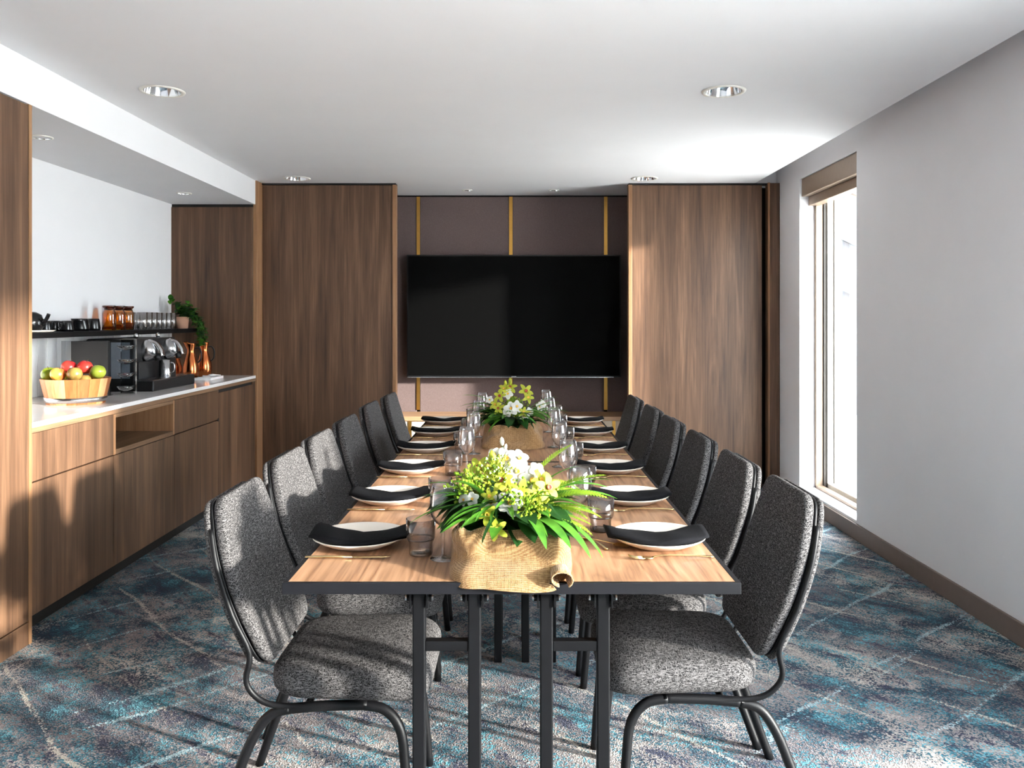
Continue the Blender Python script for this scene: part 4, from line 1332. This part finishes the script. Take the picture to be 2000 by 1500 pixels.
for nm, mt, x, y, z, R, lb in FRUIT:
    t = empty(nm, lb, nm.split('_')[0], (BX + x, BY + y, ZW + z - R * 0.92), 0, 'fruit in the wooden bowl')
    o = inst('skin', apple_me(nm, R, M[mt], 0.92 if nm == 'apple' else 1.0), t, (0, 0, R * 0.92))
    if nm == 'apple':
        inst('stalk', stem_me, t, (0, 0, R * 1.5))
        t.rotation_euler = (0.25 * (1 if x > 0 else -1), 0.2, x * 20)
# fruit below the top layer
for k in range(5):
    a = 2 * math.pi * k / 5 + 0.4
    t = empty('apple', 'green apple hidden low in the wooden bowl', 'apple', (BX + 0.075 * math.cos(a), BY + 0.075 * math.sin(a), ZW + 0.03), 0, 'lower fruit in the wooden bowl')
    inst('skin', apple_me('apple', 0.038, M['apple_green']), t, (0, 0, 0.036))

# black board with acrylic back
bd = empty('menu_board', 'black upright board in a grey acrylic holder behind the fruit bowl', 'board', (-2.33, 4.485, ZW))
bobj('board', (-0.098, 0.104, -0.012, 0.012, 0.0, 0.300), M['black_plastic'], bd, bevel=0.002)
bobj('acrylic_sheet', (-0.165, 0.106, 0.015, 0.019, 0.0, 0.300), M['acrylic'], bd)
bobj('foot', (-0.1, 0.106, -0.02, 0.04, 0.0, 0.004), M['acrylic'], bd)

# tiered glass bowls rack
rk = empty('tiered_rack', 'clear tiered rack with small glass dishes of sachets beside the coffee machine', 'rack', (-2.19, 4.615, ZW))
for s in (-1, 1):
    bobj('upright', (-0.045 if s < 0 else 0.043, -0.043 if s < 0 else 0.045, 0.02, 0.026, 0, 0.31), M['acrylic'], rk)
bobj('back_sheet', (-0.043, 0.043, 0.022, 0.025, 0, 0.31), M['acrylic'], rk)
cols = [srgb(60, 40, 36), srgb(150, 110, 70), srgb(120, 36, 50), srgb(70, 70, 72)]
for k, z in enumerate((0.018, 0.092, 0.168, 0.245)):
    bm = bmesh.new()
    lathe(bm, [(0.012, 0), (0.034, 0.008), (0.047, 0.026), (0.045, 0.026), (0.032, 0.011), (0, 0.004)], 20)
    d = obj('glass_dish', bm, M['glass'], rk, (0.004, -0.022, z), smooth=True)
    bm = bmesh.new()
    for q in range(5):
        a = q * 1.3
        box(bm, 0.012 * math.cos(a) - 0.012, 0.012 * math.cos(a) + 0.012, 0.012 * math.sin(a) - 0.009, 0.012 * math.sin(a) + 0.009, 0.010 + 0.003 * q, 0.013 + 0.003 * q)
    obj('sachets', bm, plain('sachet_%d' % k, cols[3 - k], 0.5), d)

# coffee machine, front facing the room (+X)
cm = empty('coffee_machine', 'black two-headed capsule coffee machine with silver heads', 'coffee machine', (-2.30, 5.05, ZW))
bobj('body', (-0.20, 0.085, -0.29, 0.29, 0.0, 0.305), M['black_plastic'], cm, bevel=0.012)
bm = bmesh.new()
pts = [(-0.185 + 0.245 * k / 10, -0.292 - 0.022 * math.sin(math.pi * k / 10)) for k in range(11)]
for z0, z1, mi in ((0.0, 0.075, 1), (0.075, 0.285, 0)):
    lo = [bm.verts.new((x, y, z0)) for x, y in pts]; hi = [bm.verts.new((x, y, z1)) for x, y in pts]
    for k in range(10):
        bm.faces.new((lo[k], lo[k + 1], hi[k + 1], hi[k])).material_index = mi
obj('water_tank', bm, [M['tank'], M['black_plastic']], cm, smooth=True)
bobj('drip_tray', (0.085, 0.205, -0.31, 0.30, 0.0, 0.062), M['black_plastic'], cm, bevel=0.006)
bobj('capsule_drawer', (0.08, 0.10, -0.26, -0.04, 0.066, 0.17), M['black_plastic'], cm, bevel=0.004)
bobj('capsule_drawer', (0.08, 0.10, 0.04, 0.26, 0.066, 0.17), M['black_plastic'], cm, bevel=0.004)
bobj('drip_grille', (0.095, 0.195, -0.29, 0.28, 0.062, 0.066), M['steel'], cm)
for yy in (-0.15, 0.15):
    bm = bmesh.new()
    lathe(bm, [(0, 0.05), (0.03, 0.048), (0.052, 0.036), (0.060, 0.018), (0.061, 0), (0.055, -0.06)], 28)
    bmesh.ops.rotate(bm, verts=bm.verts[:], cent=(0, 0, 0), matrix=Matrix.Rotation(math.radians(62), 3, 'Y'))
    hd = obj('brew_head', bm, M['steel'], cm, (0.105, yy, 0.235), smooth=True)
    bm = bmesh.new()
    tube(bm, smooth_path([(-0.0, 0, 0.055), (0.045, 0, 0.04), (0.075, 0, 0.0), (0.085, 0, -0.035)], 4), 0.024, 12, flat=0.5)
    obj('lever', bm, M['chrome'], hd, smooth=True)
    bm = bmesh.new()
    tube(bm, [(0.05, 0, -0.02), (0.055, 0, -0.062)], 0.017, 12)
    obj('spout', bm, M['black_plastic'], hd, smooth=True)
    for q in range(3):
        a = -0.7 + 0.7 * q
        bm = bmesh.new()
        lathe(bm, [(0, 0.004), (0.006, 0.003), (0.007, 0)], 10)
        bmesh.ops.rotate(bm, verts=bm.verts[:], cent=(0, 0, 0), matrix=Matrix.Rotation(math.radians(35), 3, 'Y'))
        obj('button', bm, M['black_plastic'], hd, (0.022, 0.034 * math.sin(a), 0.048 - 0.01 * abs(a)), smooth=True)
    bm = bmesh.new()
    lathe(bm, [(0, 0.03), (0.012, 0.026), (0.014, 0.012), (0.009, 0)], 12)
    obj('top_knob', bm, M['steel'], cm, (0.03, yy, 0.305), smooth=True)
fr = empty('milk_frother', 'small brushed steel milk cup standing on the coffee machine tray', 'cup', (-2.145, 5.02, ZW + 0.066))
bm = bmesh.new(); lathe(bm, [(0, 0), (0.030, 0), (0.031, 0.003), (0.031, 0.105), (0.029, 0.105), (0.029, 0.006), (0, 0.005)], 24)
obj('cup_wall', bm, M['steel'], fr, smooth=True)
bm = bmesh.new(); tube(bm, smooth_path([(0.03, 0, 0.09), (0.052, 0, 0.08), (0.052, 0, 0.04), (0.03, 0, 0.025)], 4), 0.004, 8)
obj('handle', bm, M['steel'], fr, smooth=True)

# copper jugs
def jug(loc, rz, label, group):
    t = empty('copper_jug', label, 'jug', loc, rz, group)
    bm = bmesh.new()
    lathe(bm, [(0, 0), (0.042, 0), (0.046, 0.006), (0.054, 0.05), (0.052, 0.09), (0.038, 0.145), (0.026, 0.185), (0.025, 0.205), (0.033, 0.245),
               (0.034, 0.252), (0.031, 0.252), (0.023, 0.206), (0.024, 0.186), (0.036, 0.143), (0.05, 0.09), (0.04, 0.006), (0, 0.006)], 28)
    for v in bm.verts:          # pouring lip
        if v.co.z > 0.22 and v.co.x < -0.012:
            v.co.x -= 0.018 * (v.co.z - 0.22) / 0.03; v.co.z += 0.01 * (v.co.z - 0.22) / 0.03
    obj('vessel', bm, M['copper'], t, smooth=True)
    bm = bmesh.new()
    tube(bm, smooth_path([(0.024, 0, 0.215), (0.05, 0, 0.22), (0.068, 0, 0.19), (0.066, 0, 0.14), (0.046, 0, 0.115)], 5), 0.0055, 8)
    obj('handle', bm, M['black_plastic'], t, smooth=True)
jug((-2.275, 5.74, ZW), 0.2, 'copper jug with black handle, beside the coffee machine tray', 'copper jugs on the worktop')
jug((-2.28, 6.0, ZW), 0.2, 'copper jug with black handle, nearest the walnut end panel', 'copper jugs on the worktop')
jug((-2.42, 5.80, ZW), 2.6, 'copper jug half hidden behind the coffee machine', 'copper jugs on the worktop')
st = empty('sachet_tray', 'white paper tray with sachets in front of the copper jugs', 'tray', (-2.155, 5.76, ZW))
bm = bmesh.new()
box(bm, -0.055, 0.055, -0.12, 0.12, 0, 0.004)
for s in (-1, 1):
    box(bm, s * 0.055 - 0.003, s * 0.055 + 0.003, -0.12, 0.12, 0, 0.016)
    box(bm, -0.055, 0.055, s * 0.12 - 0.003, s * 0.12 + 0.003, 0, 0.016)
obj('tray', bm, M['paper'], st)
for k in range(6):
    bm = bmesh.new()
    box(bm, -0.022, 0.022, -0.034, 0.034, 0, 0.004)
    obj('sachet', bm, M['paper'], st, (0.01 * ((k % 3) - 1), -0.08 + 0.032 * k, 0.012 + 0.005 * (k % 3)), rot=(0.15 * ((k % 2) * 2 - 1), 0.1, 0.5 * k))

# things on the shelf --------------------------------------------------------
XSH = -2.465
tr = obj('serving_tray', (lambda b: (lathe(b, [(0, 0.002), (0.085, 0.002), (0.105, 0.010), (0.107, 0.010), (0.088, 0), (0, 0)], 32), b)[1])(bmesh.new()), M['china'], None, (XSH, 4.18, ZSH), smooth=True)
tag(tr, 'round white plate at the tall-cabinet end of the black shelf', 'plate')
kp = empty('teapot', 'round black teapot on the white plate on the shelf', 'teapot', (XSH, 4.16, ZSH + 0.003))
bm = bmesh.new(); lathe(bm, [(0, 0), (0.045, 0), (0.062, 0.025), (0.064, 0.05), (0.052, 0.085), (0.025, 0.1), (0, 0.102)], 24)
obj('body', bm, M['black_gloss'], kp, smooth=True)
bm = bmesh.new(); lathe(bm, [(0.0, 0.118), (0.008, 0.116), (0.009, 0.108), (0.004, 0.1)], 12); obj('lid_knob', bm, M['black_gloss'], kp, smooth=True)
bm = bmesh.new(); tube(bm, smooth_path([(0.055, 0, 0.04), (0.08, 0, 0.06), (0.095, 0, 0.09)], 4), [0.012] * 4 + [0.009] * 5, 10); obj('spout', bm, M['black_gloss'], kp, smooth=True)
bm = bmesh.new(); tube(bm, smooth_path([(-0.05, 0, 0.08), (-0.09, 0, 0.075), (-0.09, 0, 0.03), (-0.058, 0, 0.025)], 4), 0.005, 8); obj('handle', bm, M['steel'], kp, smooth=True)
def cup(loc, r, h, rz, label, group, name='cup', spout=False):
    t = empty(name, label, 'cup' if name == 'cup' else 'jug', loc, rz, group)
    bm = bmesh.new()
    lathe(bm, [(0, 0), (r * 1.0, 0), (r * 1.05, h * 0.2), (r * 0.9, h * 0.8), (r * 0.82, h), (r * 0.76, h), (r * 0.84, h * 0.8), (r * 0.95, h * 0.2), (0, h * 0.08)], 24)
    if spout:
        for v in bm.verts:
            if v.co.z > h * 0.75 and v.co.y < -r * 0.3:
                v.co.y -= r * 0.45 * (v.co.z / h - 0.75) / 0.25
    obj('cup_body', bm, M['black_gloss'], t, smooth=True)
    bm = bmesh.new()
    tube(bm, smooth_path([(0, r * 0.8, h * 0.88), (0, r * 1.45, h * 0.85), (0, r * 1.45, h * 0.4), (0, r * 0.95, h * 0.25)], 4), 0.0045, 8)
    obj('handle', bm, M['black_gloss'], t, smooth=True)
cup((XSH - 0.02, 4.33, ZSH), 0.030, 0.058, 2.4, 'small black cup next to the teapot on the shelf', 'black cups on the shelf')
cup((XSH + 0.045, 4.42, ZSH), 0.032, 0.058, 2.6, 'small black cup between the teapot and the milk jug', 'black cups on the shelf')
cup((XSH - 0.045, 4.46, ZSH), 0.032, 0.058, 2.9, 'small black cup at the back of the shelf by the wall', 'black cups on the shelf')
cup((XSH + 0.02, 4.60, ZSH), 0.046, 0.07, 0.0, 'black milk jug with a pouring lip on the shelf', 'black cups on the shelf', 'milk_jug', True)
cup((XSH + 0.01, 4.76, ZSH), 0.038, 0.07, 0.0, 'black mug beside the amber jars on the shelf', 'black cups on the shelf')
for k, (y, dx, lb) in enumerate(((4.927, 0.02, 'amber glass storage jar next to the black mug'), (5.048, 0.02, 'amber glass storage jar between two others'),
                                 (5.161, 0.02, 'amber glass storage jar next to the drinking glasses'))):
    t = empty('storage_jar', lb, 'jar', (XSH + dx, y, ZSH), 0, 'amber jars on the shelf')
    bm = bmesh.new()
    lathe(bm, [(0, 0), (0.036, 0), (0.039, 0.004), (0.039, 0.10), (0.036, 0.112), (0.030, 0.118), (0.030, 0.126), (0.028, 0.126), (0.028, 0.118), (0.036, 0.1), (0.036, 0.006), (0, 0.006)], 24)
    obj('jar_body', bm, M['amber'], t, smooth=True)
    bm = bmesh.new()
    lathe(bm, [(0, 0.120), (0.026, 0.120), (0.028, 0.132), (0.036, 0.138), (0.038, 0.146), (0.036, 0.149), (0, 0.149)], 24)
    obj('lid', bm, M['amber_lid'], t, smooth=True)
    bm = bmesh.new(); lathe(bm, [(0, 0.008), (0.033, 0.008), (0.033, 0.02 + 0.012 * k), (0, 0.024 + 0.012 * k)], 20)
    obj('contents', bm, plain('jar_contents_%d' % k, srgb(120, 70, 30), 0.9, 0, 0.2, 0.3, 90), t, smooth=True)
gl_me = None
for r_, (dx, y0_, nn) in enumerate(((0.055, 5.285, 7), (-0.035, 5.30, 7))):
    for k in range(nn):
        if gl_me is None:
            bm = bmesh.new()
            lathe(bm, [(0, 0), (0.027, 0), (0.030, 0.003), (0.0325, 0.05), (0.0335, 0.112), (0.0322, 0.112), (0.031, 0.05), (0.0285, 0.008), (0, 0.007)], 24)
            gl_me = mesh_of(bm, 'drinking_glass', M['glass'])
        top('drinking_glass', gl_me, (XSH + dx, y0_ + 0.075 * k, ZSH), 0,
            'clear drinking glass in the shelf\'s %s row, %s from the amber jars' % ('front' if r_ == 0 else 'wall-side', (ORD + ['seventh'])[k]), 'glass', 'drinking glasses on the shelf, %s row' % ('front' if r_ == 0 else 'wall'))
# trailing plant
pl = empty('potted_plant', 'trailing green plant in a blush clay pot at the end of the shelf', 'plant', (-2.43, 5.98, ZSH))
bm = bmesh.new(); lathe(bm, [(0, 0), (0.036, 0), (0.046, 0.085), (0.042, 0.085), (0.036, 0.07), (0, 0.068)], 24)
obj('pot', bm, M['clay'], pl, smooth=True)
pm = [leaf_mesh('leaf', 0.05, 0.036, 0.6, M['leaf_dark'], 6), leaf_mesh('leaf', 0.045, 0.034, 0.9, M['leaf'], 6), leaf_mesh('leaf', 0.055, 0.034, 0.8, leaf_mat('mid_green_leaf', srgb(30, 78, 26), srgb(60, 116, 40)), 6)]
rnd = random.Random(4)
trails = []
for k in range(15):
    a = rnd.uniform(0, 6.28)
    if k < 8:
        e = Vector((0.09 * math.cos(a), 0.075 * math.sin(a), 0.12 + 0.09 * rnd.random()))
        path = smooth_path([(0, 0, 0.07), (e.x * 0.4, e.y * 0.4, e.z * 0.8), e], 5)
    else:
        ax = 0.075 + 0.03 * rnd.random()
        path = smooth_path([(0.01, 0, 0.07), (0.05, -0.04 + 0.09 * rnd.random(), 0.12), (ax + 0.02, -0.03 + 0.09 * rnd.random(), 0.03), (ax + 0.04, -0.05 + 0.12 * rnd.random(), -0.06 - 0.07 * rnd.random())], 5)
    bm = bmesh.new(); tube(bm, path, 0.0015, 5)
    obj('stem', bm, M['stem'], pl, smooth=True)
    for i in range(2, len(path)):
        for q in range(2):
            d = Vector((rnd.uniform(-1, 1), rnd.uniform(-1, 1), rnd.uniform(-0.3, 0.7)))
            if path[i].x < -0.05 and d.x < 0:
                d.x = -d.x
            o = bpy.data.objects.new('leaf', pm[rnd.randrange(3)]); COL.objects.link(o); o.parent = pl
            o.location = path[i]; o.rotation_mode = 'QUATERNION'
            o.rotation_quaternion = d.to_track_quat('X', 'Z')
            s = rnd.uniform(0.7, 1.1); o.scale = (s, s, s)
